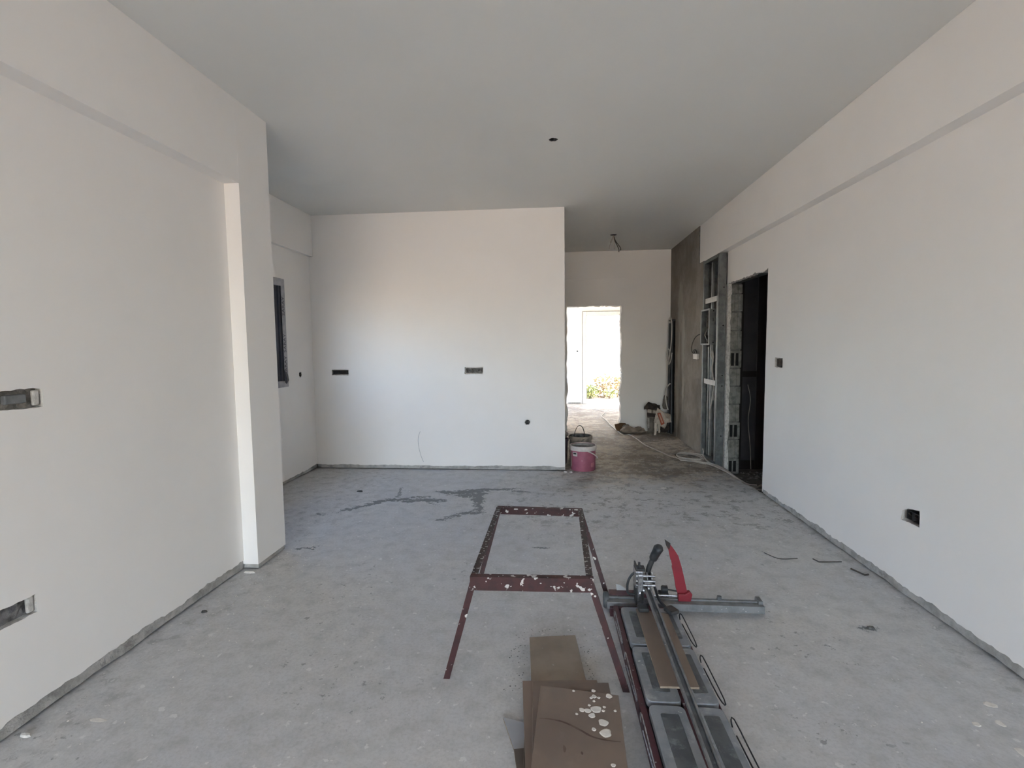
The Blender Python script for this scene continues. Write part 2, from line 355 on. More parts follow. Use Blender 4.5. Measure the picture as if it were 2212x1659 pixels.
def baseb(name, fr, a0, a1, label, top=.07, keepends=True):
    """unpainted cement strip at the wall foot, standing back a little behind the paint, with a gap at the screed"""
    pts = [(a0, .011)] + rag([(a0, .011), (a1, .011)], .05, .007, 9)[1:-1] + [(a1, .011), (a1, top), (a0, top)]
    return struct(slab(name, fr, pts, [], .035, [BAND, BAND]), label)
def bottom(a0, a1, z, amp, seed, step=.035): return rag([(a0, z), (a1, z)], step, amp, seed)

# left wall
hl = [hole_rect(1.40, 1.785, 1.203, 1.272, 11, .007), hole_rect(1.32, 1.70, .412, .485, 12, .007)]
out = bottom(YF, YP1+.02, .060, .016, 5, .02) + [(YP1+.02, H), (YF, H)]
struct(slab('wall_left', FX(XL, -1), out, hl, T, [WHITE, PLASTER]), 'white painted plaster wall on the left with two cable chases')
baseb('baseboard_left', FX(XL-.006, -1), YF, YP1, 'bare cement strip along the foot of the left wall', .10)
struct(MB().box(-2.40, XL-T-.001, YF, YP2-.06, -.09, H).box(-3.0, XL-T-.001, YP2-.20, YP2-.001, -.09, H).build('wall_left_core', DARKC), 'masonry behind the left wall plaster')
# pillar and beam on the left
pil = MB(); poly = [(XP, YP1), (XP, YP2), (XL-.04, YP2), (XL-.04, YP1)]
pil.prism(poly, .035, H)
struct(pil.build('trim_1', WHITE), 'white painted pillar projecting from the left wall')
struct(MB().box(XL-.03, XP+.004-.01, YP1+.01, YP2-.004, .006, .034).build('baseboard_pillar', BAND), 'bare cement foot of the white pillar')
struct(MB().box(XL-.04, XP, YF, YP1-.0005, ZL, H-.0005).build('trim_2', WHITE), 'white ceiling beam along the left wall, flush with the pillar')
# alcove
wn0, wn1, wz0, wz1 = 3.45, 5.03, 1.015, 2.13  # hidden near end of the window widened to let more light in
ha = [hole_round(5.287, 1.127, .030, 3), [(wn0, wz0), (wn1, wz0), (wn1, wz1), (wn0, wz1)]]
out = bottom(YP2, YB, .050, .014, 6, .02) + [(YB, H), (YP2, H)]
struct(slab('wall_alcove', FX(XA, -1), out, ha, T, [WHITE, PLASTER]), 'white wall of the alcove with the window')
baseb('baseboard_alcove', FX(XA-.006, -1), YP2, YB, 'bare cement strip at the foot of the alcove wall', .09)
struct(slab('wall_alcove_core', FX(XA-T-.001, -1), [(YP2-.2, -.09), (YB+.15, -.09), (YB+.15, H), (YP2-.2, H)], [[(wn0, wz0), (wn1, wz0), (wn1, wz1), (wn0, wz1)]], .15, [DARKC, DARKC]), 'masonry behind the alcove wall plaster')
struct(MB().box(XA-.04, XA+.045, YP2, YB-.001, 2.455, H-.001).build('trim_3', WHITE), 'shallow white beam above the alcove window')
# back wall
hb = [hole_rect(-2.582, -2.382, 1.098, 1.164, 21, .006, .014), hole_rect(-1.023, -.811, 1.103, 1.181, 22, .007, .014), hole_round(-.317, .555, .030, 5)]
out = bottom(XA-.02, XE, .048, .010, 7, .03) + [(XE, H), (XA-.02, H)]
struct(slab('wall_back', FY(YB, 1), out, hb, T, [WHITE, PLASTER]), 'large white painted back wall with small electrical recesses')
baseb('baseboard_back', FY(YB+.006, 1), XA, XE-.004, 'bare cement strip at the foot of the back wall', .085)
struct(MB().box(-3.0, XE, YB+T+.001, YB+.16, -.09, H-.001).build('wall_back_core', WHITE), 'body of the back wall')
# corridor end wall with rough opening
out = [(-.9, .0)] + [(.193, 0)] + rag([(.193, 0), (.190, 2.043)], .035, .024, 31)[1:-1] + rag([(.193, 2.043), (1.062, 2.043)], .03, .020, 32) + rag([(1.062, 2.043), (1.060, 0)], .035, .024, 33)[1:-1] + [(1.060, 0), (XC+.05, 0), (XC+.05, H), (-.9, H)]
struct(slab('wall_end', FY(YE, 1), out, [], .18, [WHITE, PLASTER]), 'beige-white wall at the corridor end with a roughly cut doorway')
struct(MB().box(.0, 1.12, YE-.012, YE-.0005, 2.475, H-.001).build('trim_4', WHITE), 'shallow lintel band above the end doorway')
struct(MB().box(-1.05, -.9, YB+.16, YE+.18, -.09, H).build('wall_corridor', WHITE), 'side wall of the corridor behind the back wall')
# right wall
hr = [hole_rect(4.463, 4.612, 1.205, 1.288, 41, .005, .014), rag([(2.785, .425), (2.93, .420), (2.92, .475), (2.875, .50), (2.79, .515)], .016, .008, 42, closed=True)]
ddoor = rag([(D0, .012), (D0, ZD+.02)], .05, .004, 44) + rag([(D0, ZD+.02), (4.86, ZD+.004), (D1, ZD)], .022, .020, 45)[1:]
out = bottom(YF, D0, .055, .016, 46, .02)[:-1] + [(D0, .02)] + ddoor[1:] + [(D1+.03, ZD), (D1+.03, H), (YF, H)]
struct(slab('wall_right', FX(XR, 1), out, hr, T, [WHITE, PLASTER]), 'long white painted wall on the right with a rough doorway')
baseb('baseboard_right', FX(XR+.006, 1), YF, D0-.01, 'bare cement strip along the foot of the right wall', .09)
struct(MB().box(XR+T+.001, 2.10, YF, D0+.012, -.09, H).box(XR+T+.001, 2.10, D0+.012, D1+.2, ZD+.014, H).build('wall_right_core', DARKC), 'masonry behind the right wall plaster')
bm_ = [(YF, ZR), (6.30, ZR)] + rag([(6.30, ZR), (6.70, ZR-.012)], .02, .02, 51)[1:] + [(6.70, H-.001), (YF, H-.001)]
struct(slab('trim_5', FX(XB, 1), bm_, [], XR-XB+.10, [WHITE, WHITE]), 'deep white ceiling beam along the right wall')
# cement wall with niche, beyond the stud bay
niche = rag([(7.92, .0), (7.92, 1.80), (8.20, 1.80), (8.20, .0)], .05, .012, 61)
out = [(6.50, 0)] + niche + [(YE, 0), (YE, H-.001), (6.70, H-.001), (6.70, ZR), (6.50, ZR)]
struct(slab('wall_cement', FX(XC, 1), out, [], .14, [CEMENT, DARKC]), 'unpainted brown-grey cement wall with pale smears')  # dark rim colour stands in for shade on the niche sides
struct(MB().box(XC+.145, XC+.24, 6.48, 8.45, -.09, H).box(XC+.001, XC+.145, 6.705, 8.26, H-.02, H-.002).build('wall_cement_core', SHADE), 'masonry behind the cement wall, coloured black for the shade in its niche')  # near-black back paints the shade inside the niche
struct(MB().box(XC+.06, XC+.145, 5.96, 6.50, ZR, H-.001).build('trim_6', CEMENT), 'lintel above the open stud bay')
# side room (dark) beyond the right doorway
sr = MB().box(2.11, 4.5, 2.8, 2.9, -.2, H).box(4.4, 4.5, 2.9, 8.0, -.2, H).box(2.09, 4.5, 7.9, 8.0, -.2, H).box(2.09, 2.11, 6.10, 7.9, -.2, H)
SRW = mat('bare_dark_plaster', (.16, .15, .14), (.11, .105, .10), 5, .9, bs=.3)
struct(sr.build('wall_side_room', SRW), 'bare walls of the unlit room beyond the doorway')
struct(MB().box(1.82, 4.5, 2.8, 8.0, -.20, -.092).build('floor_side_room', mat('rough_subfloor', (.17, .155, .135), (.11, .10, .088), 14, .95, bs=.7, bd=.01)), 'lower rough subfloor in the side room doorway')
# entry room
out = [(-1.5, 0), (.655, 0), (.655, 2.20), (1.90, 2.20), (1.90, 0), (2.3, 0), (2.3, H), (-1.5, H)]
struct(slab('wall_entry', FY(12.12, 1), out, [hole_round(.525, 1.265, .028, 8)], .14, [WHITE, WHITE]), 'white wall of the entry room with the outer doorway')
struct(MB().box(2.0, 2.1, YE+.18, 12.12, -.09, H).build('wall_entry_side', WHITE), 'right side wall of the entry room')
struct(MB().box(-1.6, -.9, YE+.10, YE+.18, -.09, H).box(-1.6, -1.5, YE+.18, 10.5, -.09, H).build('wall_entry_return', WHITE), 'unseen return and side wall of the entry room, added to cut its side light')  # second box narrows the invented side opening to dim the entry
struct(MB().box(.30, .60, 12.105, 12.119, .0, .03).build('baseboard_entry', BAND), 'bare strip at the foot of the entry wall')
# wall behind the camera with its wide terrace opening
out = [(XL-.05, -.09), (-1.95, -.09), (-1.95, 2.62), (1.75, 2.62), (1.75, -.09), (2.1, -.09), (2.1, H), (XL-.05, H)]
struct(slab('wall_front', FY(YF, -1), out, [], .15, [WHITE, WHITE]), 'wall behind the viewer with the wide terrace opening')
struct(MB().box(-3.2, 3.2, -7.0, YF-.15, -.2, -.04).build('floor_terrace', TERR), 'unseen terrace outside the wide opening, toned to bounce light inside')
# outside
MBg = MB().box(-60, 60, -60, 60, -.5, -.25)
struct(MBg.build('ground', EARTH), 'dry earth around the house')
struct(MB().box(-9, 4, 12.26, 13.15, -.25, -.005).box(-9, -1.6, 8.4, 12.26, -.25, -.005).build('floor_courtyard', PATIO), 'sunlit pale paving outside the entry, its unseen side part added to bounce light')  # second box lies unseen beside the entry to bounce sunlight in
out = [(-6, -.25), (8, -.25), (8, 3.2), (-6, 3.2)]
gw = [(1.78, 1.27), (2.22, 1.27), (2.22, 2.03), (1.78, 2.03)]
struct(slab('wall_garden', FY(15.4, 1), out, [gw], .2, [GARDENW, GARDENW]), 'sunlit cream boundary wall beyond the plants')
struct(MB().box(-9, 8, 13.15, 15.4, -.25, -.02).build('floor_planting', EARTH), 'planting bed in front of the cream wall')
w = thing('window_2', 'small grilled window in the sunlit cream wall, seen through the outer doorway', None, (2.28, 15.45, 1.6)); tag(w, kind='structure')
MB().box(1.78, 1.82, 15.42, 15.48, 1.27, 2.03).box(2.18, 2.22, 15.42, 15.48, 1.27, 2.03).box(1.82, 2.18, 15.42, 15.48, 1.99, 2.03).box(1.82, 2.18, 15.42, 15.48, 1.27, 1.31).build('frame', WFRAME, w)
MB().box(1.82, 2.18, 15.47, 15.475, 1.31, 1.99).build('pane', mat('hazy_pane', (.45, .45, .42), (.5, .5, .46), 4, .4, bs=0), w)
for k in range(4):
    MB().tube([(1.86+k*.08, 15.43, 1.31), (1.86+k*.08, 15.43, 1.99)], .007, 6).build('bar', FRAMEL, w)

# outer door frame
w = thing('door_1', 'white outer door frame around the sunlit courtyard view', None, (1.27, 12.1, 0)); tag(w, kind='structure')
MB().box(.655, .745, 12.095, 12.16, 0, 2.20).build('jamb', WFRAME, w, .004)
MB().box(1.81, 1.90, 12.095, 12.16, 0, 2.20).build('jamb', WFRAME, w, .004)
MB().box(.745, 1.81, 12.095, 12.16, 2.12, 2.20).build('head', WFRAME, w, .004)
MB().box(.745, .755, 12.13, 12.15, 0, 2.12).box(.755, 1.81, 12.13, 12.15, 2.108, 2.12).box(.645, .655, 12.10, 12.119, .0, 2.21).box(.655, 1.9, 12.10, 12.119, 2.20, 2.212).build('edge_line', FRAMEL, w)  # thin dark grey strips along the frame edges
MB().box(.66, 1.9, 12.10, 12.26, -.004, .012).build('sill', WFRAME, w)

# alcove window
w = thing('window_1', 'anthracite window with white printed protective film, set in the alcove wall, hidden part widened for light', None, (XA, 4.54, wz0)); tag(w, kind='structure')
xf = XA+.004
for nm, a in (('frame', (wn0, wn1, wz1-.075, wz1)), ('frame', (wn0, wn1, wz0, wz0+.065)), ('frame', (wn1-.075, wn1, wz0+.065, wz1-.075)), ('frame', (wn0, wn0+.075, wz0+.065, wz1-.075))):
    f = MB().box(xf-.05, xf, *a).build(nm, TAPE, w, .002)
MB().box(xf-.030, xf+.002, wn1-.078, wn1-.075+.001, wz0+.065, wz1-.075).build('film_edge', FRAMEG, w)
for k, (a, b) in enumerate(((wn1-.115, wn1-.078), (wn1-.165, wn1-.120))):
    MB().box(xf-.045, xf-.008-.012*k, a, b, wz0+.065, wz1-.075).build('sash_profile', FRAMEG, w, .003)
MB().box(xf-.045, xf-.012, wn0+.075, wn0+.12, wz0+.065, wz1-.075).build('sash_profile', FRAMEG, w, .003)
MB().box(xf-.045, xf-.022, wn0+.12, wn1-.165, wz1-.12, wz1-.075).box(xf-.045, xf-.022, wn0+.12, wn1-.165, wz0+.065, wz0+.11).build('sash_rail', FRAMEG, w, .003)
MB().box(xf-.036, xf-.032, wn0+.12, wn1-.165, wz0+.11, wz1-.12).build('pane', GLASS, w)
fl_ = MB().add([(xf+.001, wn1-.078, 1.20), (xf+.02, wn1-.06, 1.10), (xf+.012, wn1-.01, 1.085), (xf+.001, wn1-.004, 1.14), (xf+.006, wn1-.05, 1.045), (xf+.003, wn1-.07, 1.06)], [(0, 1, 3), (1, 2, 3), (1, 4, 2), (0, 5, 1), (5, 4, 1)])
fl_.build('torn_film_flap', FRAMEG, w)
def text(body, size, mx, mtl, parent, name='lettering'):
    c = bpy.data.curves.new(name, 'FONT'); c.body = body; c.size = size; c.align_x = 'CENTER'; c.align_y = 'CENTER'; c.extrude = .0004; c.resolution_u = 2
    t = bpy.data.objects.new(name, c); COL.objects.link(t); dg = bpy.context.evaluated_depsgraph_get()
    me = bpy.data.meshes.new_from_object(t.evaluated_get(dg)); bpy.data.objects.remove(t)
    me.transform(mx); org = ORG.get(parent.name, Vector((0, 0, 0))); me.transform(Matrix.Translation(-org))
    me.materials.clear(); me.materials.append(mtl)
    o = bpy.data.objects.new(name, me); COL.objects.link(o); o.parent = parent; return o
def frame_mx(o, xa, ya):
    xa = Vector(xa).normalized(); ya = Vector(ya).normalized(); m = Matrix((xa, ya, xa.cross(ya))).transposed().to_4x4(); m.translation = o; return m
for zc in (1.24, 1.47, 1.85):
    text('SARAY', .065, frame_mx((xf+.0008, wn1-.040, zc), (0, 0, 1), (0, -1, 0)), INK, w)

# side doorway: block jamb as separate blocks, rough plaster edge
w = thing('wall_jamb', 'far jamb of the right doorway, bare hollow concrete blocks stacked up', None, (2.0, D1+.1, 0)); tag(w, kind='structure')
hz = [-.085, .10, .319, .518, .725, .931, 1.136, 1.34, 1.56, 1.77, 1.97, 2.080]
hollow = {0, 2, 6}; HOLES = []
for i in range(len(hz)-1):
    z0, z1 = hz[i]+.006, hz[i+1]-.006; j = random.uniform(-.006, .006); y0 = D1+j
    mb = MB(); x0, x1 = XR+.032, 2.095+random.uniform(-.006, .006)
    if i in hollow:
        a, b2 = x0+.020, x0+.053; c, d = x1-.066, x1-.030
        for (p, q) in ((x0, a), (b2, c), (d, x1)): mb.box(p, q, y0, y0+.19, z0, z1)
        HOLES.append((a, b2, c, d, y0, z0, z1))
        for (p, q) in ((a, b2), (c, d)): mb.box(p, q, y0, y0+.19, z0, z0+.022).box(p, q, y0, y0+.19, z1-.028, z1).box(p, q, y0+.10, y0+.19, z0+.022, z1-.028)
    else:
        s0 = (x1-x0)/3
        for k in range(3): mb.box(x0+k*s0+.0008, x0+(k+1)*s0-.0008, y0+(.004 if k == 1 else 0), y0+.19, z0, z1)
    mb.build('concrete_block', BLOCK, w, .003)
for (a, b2, c, d, y0, z0, z1) in HOLES:
    for (p, q) in ((a, b2), (c, d)): MB().box(p+.0005, q-.0005, y0+.003, y0+.095, z0+.0225, z1-.0285).build('slot_shade_fill', SHADE, w)  # black boxes fill the slots in place of their shade
mb = MB().box(XR+.036, 2.085, D1+.014, D1+.18, -.09, 2.09); mb.build('mortar', DARKC, w)
pl = rag([(XR+.0, -.05), (XR+.0, ZD)], .05, .004, 71) + rag([(XR+.036, ZD), (XR+.036, -.05)], .03, .012, 72)
slab('plaster_edge', FY(D1-.004, 1), pl, [], .12, [PLASTER, PLASTER], w)

# open stud bay
NP = [(1.87, 7.925), (1.975, 7.925), (1.975, 8.195), (1.87, 8.195)]
w = thing('stud_partition', 'open bay of grey galvanised metal studs beside the rough doorway', 'partition', (1.88, 6.2, 0))
MB().box(1.843, 1.925, 5.905, 5.945, -.005, ZR-.005).build('stud', STEEL, w, .002)
MB().box(1.8435, 1.856, 5.9, 5.905, .0, ZR-.01).box(1.913, 1.925, 5.9, 5.905, 0, ZR-.01).build('stud_lip', STEEL, w)
MB().box(1.842, 1.90, 6.462, 6.498, .001, ZR-.004).build('stud', STEEL, w, .002)
MB().box(1.90, 1.96, 6.26, 6.32, .001, ZR-.004).build('stud', STEEL, w, .002)
MB().box(1.885, 1.892, 6.30, 6.312, .001, ZR-.004).build('stud_lip', STEELB, w)
MB().box(1.845, 1.96, 5.945, 6.462, ZR-.045, ZR-.006).build('top_track', STEEL, w, .002)
MB().box(1.845, 1.96, 5.945, 6.462, .001, .035).build('bottom_track', STEEL, w, .002)
MB().box(1.853, 1.858, 5.985, 5.998, .035, 1.90).build('edge_strip', STEELB, w)
BB = mat('dark_board', (.07, .075, .08), (.045, .048, .052), 5, .9, bs=.3)
MB().box(1.965, 1.984, 5.95, 6.46, .001, ZR-.005).build('backing_board', BB, w)
MB().box(1.885, 1.965, 6.36, 6.45, .036, 1.38).build('inner_profile', STEEL, w, .002)
for z0, z1 in ((1.905, 1.965), (.925, .985)):
    MB().box(1.848, 1.856, 5.985, 6.42, z0, z1).build('cross_brace', mat('white_brace', (.72, .71, .68), (.6, .59, .56), 8, .6, bs=0), w, .001)
for z in (2.05, 1.62, 1.05, .93, .35): MB().tube([(1.90, 5.9035, z), (1.90, 5.8995, z)], .008, 8).build('screw_hole', SHADE, w)
# electric box in the bay
w = thing('electric_box', 'open grey sheet metal distribution box mounted between the metal studs', 'electric box', (1.86, 6.3, 1.41))
bx0, bx1, by0, by1, bz0, bz1 = 1.806, 1.898, 6.10, 6.44, 1.405, 1.825
MB().box(bx1-.006, bx1, by0, by1, bz0, bz1).box(bx0, bx1-.006, by0, by0+.006, bz0, bz1).box(bx0, bx1-.006, by1-.006, by1, bz0, bz1).box(bx0, bx1-.006, by0+.006, by1-.006, bz1-.006, bz1).box(bx0, bx1-.006, by0+.006, by1-.006, bz0, bz0+.006).build('housing', STEEL, w, .001)
MB().box(bx0-.004, bx0, by0-.006, by0+.018, bz0-.004, bz1+.004).box(bx0-.004, bx0, by1-.018, by1+.006, bz0-.004, bz1+.004).box(bx0-.004, bx0, by0+.018, by1-.018, bz1-.014, bz1+.004).box(bx0-.004, bx0, by0+.018, by1-.018, bz0-.004, bz0+.014).build('rim', mat('painted_rim', (.36, .36, .34), (.28, .28, .27), 10, .6, bs=0), w, .001)
mb = MB()
for k in range(9):
    a = random.uniform(by0+.05, by1-.05); mb.tube([(bx0+.06, a, bz1-.02), (bx0+.02+random.uniform(0, .03), a+random.uniform(-.08, .08), 1.65), (bx0+.03, random.uniform(by0+.06, by1-.06), 1.52), (bx0+.05, random.uniform(by0+.06, by1-.06), bz0+.01)], .008, 6)
o = mb.build('wires', WIREB, w); 
MB().box(bx0+.05, bx1-.006, by0+.08, by1-.08, 1.52, 1.60).build('breaker_rail', BLACK, w, .002)
MB().box(bx0+.04, bx0+.045, by0-.002, by0, 1.68, 1.72).build('knockout', SHADE, w)
for z in (1.80, 1.43): MB().tube([(bx0+.045, by0-.001, z), (bx0+.045, by0-.004, z)], .008, 8).build('knockout', SHADE, w)
def smooth_path(pts, n=6):
    P = [Vector(p) for p in pts]; P = [P[0]*2-P[1]] + P + [P[-1]*2-P[-2]]; out = []
    for i in range(1, len(P)-2):
        a, b, c, d = P[i-1:i+3]
        for k in range(n):
            t = k/n; out.append(.5*((2*b)+(-a+c)*t+(2*a-5*b+4*c-d)*t*t+(-a+3*b-3*c+d)*t**3))
    out.append(P[-2]); return out
def cable(name, pts, r, m, label=None, cat='cable', parent=None, group=None, n=6):
    o = MB().tube(smooth_path(pts), r, n).build(name, m, parent)
    return tag(o, label, cat, group) if label else o
cable('wire_loop', [(1.83, 6.46, 1.55), (1.79, 6.62, 1.50), (1.775, 6.74, 1.38), (1.79, 6.74, 1.30), (1.825, 6.68, 1.295)], .006, WIREB, 'dark wire looping from the electric box to the white wall box', 'wire')
w = thing('wall_connector', 'small white plastic wall box with dark wires on the cement wall', 'socket', (1.83, 6.72, 1.2))
MB().box(1.812, 1.8395, 6.62, 6.80, 1.215, 1.285).build('box', BUCKW, w, .004)
MB().tube(smooth_path([(1.82, 6.76, 1.285), (1.81, 6.76, 1.33), (1.815, 6.70, 1.335), (1.82, 6.66, 1.29)]), .008, 6).build('wire', WIREB, w)
cable('flex_conduit', [(1.875, 6.13, .74), (1.87, 6.10, .95), (1.86, 6.14, 1.12), (1.86, 6.10, 1.25), (1.865, 6.16, 1.33), (1.865, 6.20, 1.28), (1.865, 6.14, 1.22)], .008, CABLE, 'pale flexible conduit curling below the electric box', 'conduit')
cable('loose_conduit', [(1.87, 6.10, .88), (1.86, 6.12, .75), (1.86, 6.20, .60), (1.87, 6.24, .50)], .008, CABLE, 'short pale conduit end hanging below the lower white brace', 'conduit')
mb = MB()
for k in range(3): mb.tube(smooth_path([(1.92+.01*k, 6.06+.04*k, 2.38), (1.90, 6.09+.05*k, 1.9), (1.92, 6.05+.05*k, 1.2), (1.90, 6.12+.03*k, .6), (1.92, 6.08+.04*k, .05)]), .009, 6)
tag(mb.build('cable_bundle', WIREB), 'dark cables running down inside the open stud bay', 'cable')

# niche pipes
for k, (y, x, r, z0, z1, lb) in enumerate([(8.02, 1.822, .020, .0, 1.76, 'nearest dark conduit pipe standing in the wall niche'), (8.10, 1.80, .02, .0, 1.74, 'middle dark conduit pipe standing in the wall niche'), (8.17, 1.868, .024, .0, 1.78, 'farthest dark conduit pipe at the back corner of the niche')]):
    tag(MB().tube([(x, y, z0), (x-.005, y+.005, z1*.5), (x, y, z1)], r, 10).build('conduit_pipe', PIPE), lb, 'pipe', 'conduit pipes in the niche')
tag(MB().box(1.80, 1.86, 8.02, 8.19, 1.775, 1.795).build('pipe_bracket', PIPE), 'small black bracket at the top of the wall niche', 'bracket')
cable('niche_cable', [(1.80, 8.10, 1.79), (1.785, 8.02, 1.83), (1.79, 7.95, 1.74), (1.79, 7.95, 1.5), (1.785, 8.0, 1.32), (1.775, 8.06, 1.20), (1.765, 8.10, 1.16), (1.765, 8.12, 1.28), (1.77, 8.06, 1.34), (1.78, 8.0, 1.27), (1.775, 8.06, 1.10), (1.79, 7.98, 1.16), (1.80, 7.95, 1.28)], .009, PALEC, 'white cable knotted near the top of the wall niche')
cable('niche_cable', [(1.79, 7.99, .80), (1.75, 8.04, .74), (1.735, 8.06, .66), (1.74, 8.05, .52), (1.765, 8.02, .38)], .010, PALEC, 'white cable bending out low in the niche behind the sacks')

# side room door leaf
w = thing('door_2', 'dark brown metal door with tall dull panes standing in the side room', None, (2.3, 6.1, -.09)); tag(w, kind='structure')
yy = 6.12
for a, b in ((2.135, 2.205), (2.365, 2.455), (2.70, 2.77)):
    MB().box(a, b, yy, yy+.05, -.09, 2.5).build('stile', BROWNF, w, .003)
for a, b in ((2.205, 2.365), (2.455, 2.70)):
    MB().box(a, b, yy+.002, yy+.048, 1.02, 1.09).build('rail', BROWNF, w, .003)
    MB().box(a, b, yy+.002, yy+.048, -.09, .02).build('rail', BROWNF, w, .003)
    MB().box(a, b, yy+.002, yy+.048, 2.42, 2.5).build('rail', BROWNF, w, .003)
    MB().box(a, b, yy+.02, yy+.026, .02, 1.02).build('pane', PANE, w)
    MB().box(a, b, yy+.02, yy+.026, 1.09, 2.42).build('pane', PANE, w)
cable('hanging_wire', [(2.26, 6.10, .93), (2.29, 6.09, .75), (2.27, 6.09, .5), (2.30, 6.09, .2), (2.30, 6.05, -.07)], .004, CABLE, 'thin pale wire hanging before the dark lower door pane', 'wire')

# ------------------------------------------------------------------ electrical recesses
def socket(label, c, ax, w_, h_, n, depth=.045, kind='box', mcase=BLACK):
    """ax: inward wall direction and along-wall direction; the case lies in the plaster hole"""
    ind, alo = Vector(ax[0]), Vector(ax[1]); c = Vector(c)
    t = thing('socket_box', label, 'socket box', c)
    def fr(a, b, d): return c + alo*a + Vector((0, 0, 1))*b + ind*d
    if kind == 'box':
        k = w_/n
        for i in range(n):
            a0 = -w_/2 + i*k + .004; a1 = a0 + k - .008; b0, b1 = -h_/2+.006, h_/2-.006
            mb = MB()
            for (p, q, r, s) in ((a0, a1, b0, b0+.004), (a0, a1, b1-.004, b1), (a0, a0+.004, b0+.004, b1-.004), (a1-.004, a1, b0+.004, b1-.004)):
                mb.prism([(p, r), (q, r), (q, s), (p, s)], .006+.004*(i % 2), depth-.004, fr)
            mb.prism([(a0, b0), (a1, b0), (a1, b1), (a0, b1)], depth-.004, depth, fr)
            mb.build('back_box', mcase, t)
        for i in range(n*2):
            a = -w_/2 + (i+.5)*w_/(2*n); mb = MB()
            mb.tube(smooth_path([fr(a, -h_*.2, depth-.006), fr(a+random.uniform(-.01, .01), random.uniform(-.01, .01), .012), fr(a+random.uniform(-.012, .012), h_*.2, depth*.5)], 4), .0028, 5)
            mb.build('wire_end', WIREB if mcase is not ALU else STEELB, t)
    else:
        r = w_/2; ring = [fr(r*math.cos(a*PI/8), r*math.sin(a*PI/8), 0) for a in range(16)]
        mb = MB(); v = []; 
        for d, rr in ((.004, r*.86), (.004, r*.74), (depth, r*.74)): v += [fr(rr*math.cos(a*PI/8), rr*math.sin(a*PI/8), d) for a in range(16)]
        mb.add(v, [(i*16+k, i*16+(k+1) % 16, (i+1)*16+(k+1) % 16, (i+1)*16+k) for i in range(2) for k in range(16)] + [tuple(range(32, 48))])
        mb.build('back_box', mcase, t)
        MB().tube(smooth_path([fr(.004, -.005, depth-.004), fr(.010, -.004, .004), fr(.016, .004, -.004), fr(.012, .010, .0)], 4), .0022, 5).build('wire_end', CABLE, t)
    return t
XN, YN = ((1, 0, 0), (0, 1, 0)), ((0, 1, 0), (1, 0, 0))
XNL = ((-1, 0, 0), (0, 1, 0))
GREYB = mat('grey_case', (.30, .30, .29), (.12, .12, .12), 40, .8, bs=.5)
socket('black double socket box in the left part of the back wall near the alcove', (-2.482, YB, 1.131), YN, .185, .058, 2, mcase=BLACK)
socket('grey mortar-smeared triple socket box near the middle of the white back wall', (-.917, YB, 1.142), YN, .190, .066, 3, mcase=GREYB)
socket('small round black cable outlet low on the white back wall near its right end', (-.317, YB, .555), YN, .056, .056, 1, kind='round')
socket('small round dark outlet on the alcove wall beside the window', (XA, 5.287, 1.127), XNL, .056, .056, 1, kind='round')
socket('square brown-grey switch box on the right wall beside the doorway', (XR, 4.538, 1.246), XN, .130, .070, 2, mcase=mat('brown_grey_case', (.13, .11, .085), (.07, .06, .05), 40, .8, bs=.4))
socket('dark socket box with crumbled plaster low on the right wall', (XR, 2.850, .462), XN, .105, .062, 2)
socket('small dark cable outlet on the entry wall beside the outer door frame', (.525, 12.12, 1.265), YN, .052, .052, 1, kind='round')
# chases in the left wall: mortar packed in
for (y0, y1, z0, z1, lb) in ((1.41, 1.775, 1.210, 1.266, 'upper grey mortar-filled cable chase at the left edge of the left wall'), (1.33, 1.69, .419, .478, 'lower dark mortar-filled cable chase near the floor on the left wall')):
    t = thing('cable_chase', lb, 'cable chase', (XL-.02, (y0+y1)/2, z0))
    n = 22; v = []; f = []
    for j in range(5):
        for i in range(n+1):
            y = y0-.012 + (y1-y0+.024)*i/n; z = z0-.012 + (z1-z0+.024)*j/4
            v.append((XL-.028+.014*noise.noise(Vector((y*30, z*30, 2))), y, z))
    f = [(j*(n+1)+i, j*(n+1)+i+1, (j+1)*(n+1)+i+1, (j+1)*(n+1)+i) for j in range(4) for i in range(n)]
    MB().add(v, f).build('mortar_fill', mat('chase_mortar', (.20, .195, .19), (.10, .10, .105), 30, .9, bs=.8, bd=.004) if z0 < 1 else mat('chase_mortar_pale', (.30, .28, .25), (.17, .16, .145), 30, .9, bs=.8, bd=.004), t)
    if z0 > 1: MB().box(XL-.03, XL-.010, 1.66, 1.735, z0+.012, z1-.010).build('back_box', ALU, t, .004)
    MB().box(XL-.022, XL-.006, y1-.018, y1+.006, z0-.002, z1+.002).build('plaster_fill', PLASTER, t, .006)

# ceiling outlets
t = thing('ceiling_outlet', 'round dark light outlet hole in the middle of the white ceiling', 'ceiling outlet', (-.009, 3.79, H))
MB().lathe([(.027, .002), (.025, .002), (.024, .05), (.0001, .05)], (-.009, 3.79, H), 20).build('conduit_cup', BLACK, t)
t = thing('ceiling_outlet', 'corridor ceiling outlet with five bare wires hanging down', 'ceiling outlet', (.797, 7.07, H))
MB().lathe([(.045, -.001), (.04, -.005), (.0001, -.006)], (.797, 7.07, H), 16).build('rose', BLACK, t)
for k, (dx, dy, l, mm) in enumerate([(-.055, .0, .19, CABLE), (-.035, .03, .10, CABLE), (.02, -.02, .20, CABLE), (.075, 0, .235, WIREB), (.10, .02, .21, WIREB)]):
    MB().tube(smooth_path([(.797, 7.07, H-.004), (.797+dx*.35, 7.07+dy, H-l*.4), (.797+dx*.95, 7.07+dy, H-l*.8), (.797+dx, 7.07+dy, H-l)]), .0045 if mm is CABLE else .006, 5).build('wire', mm, t)

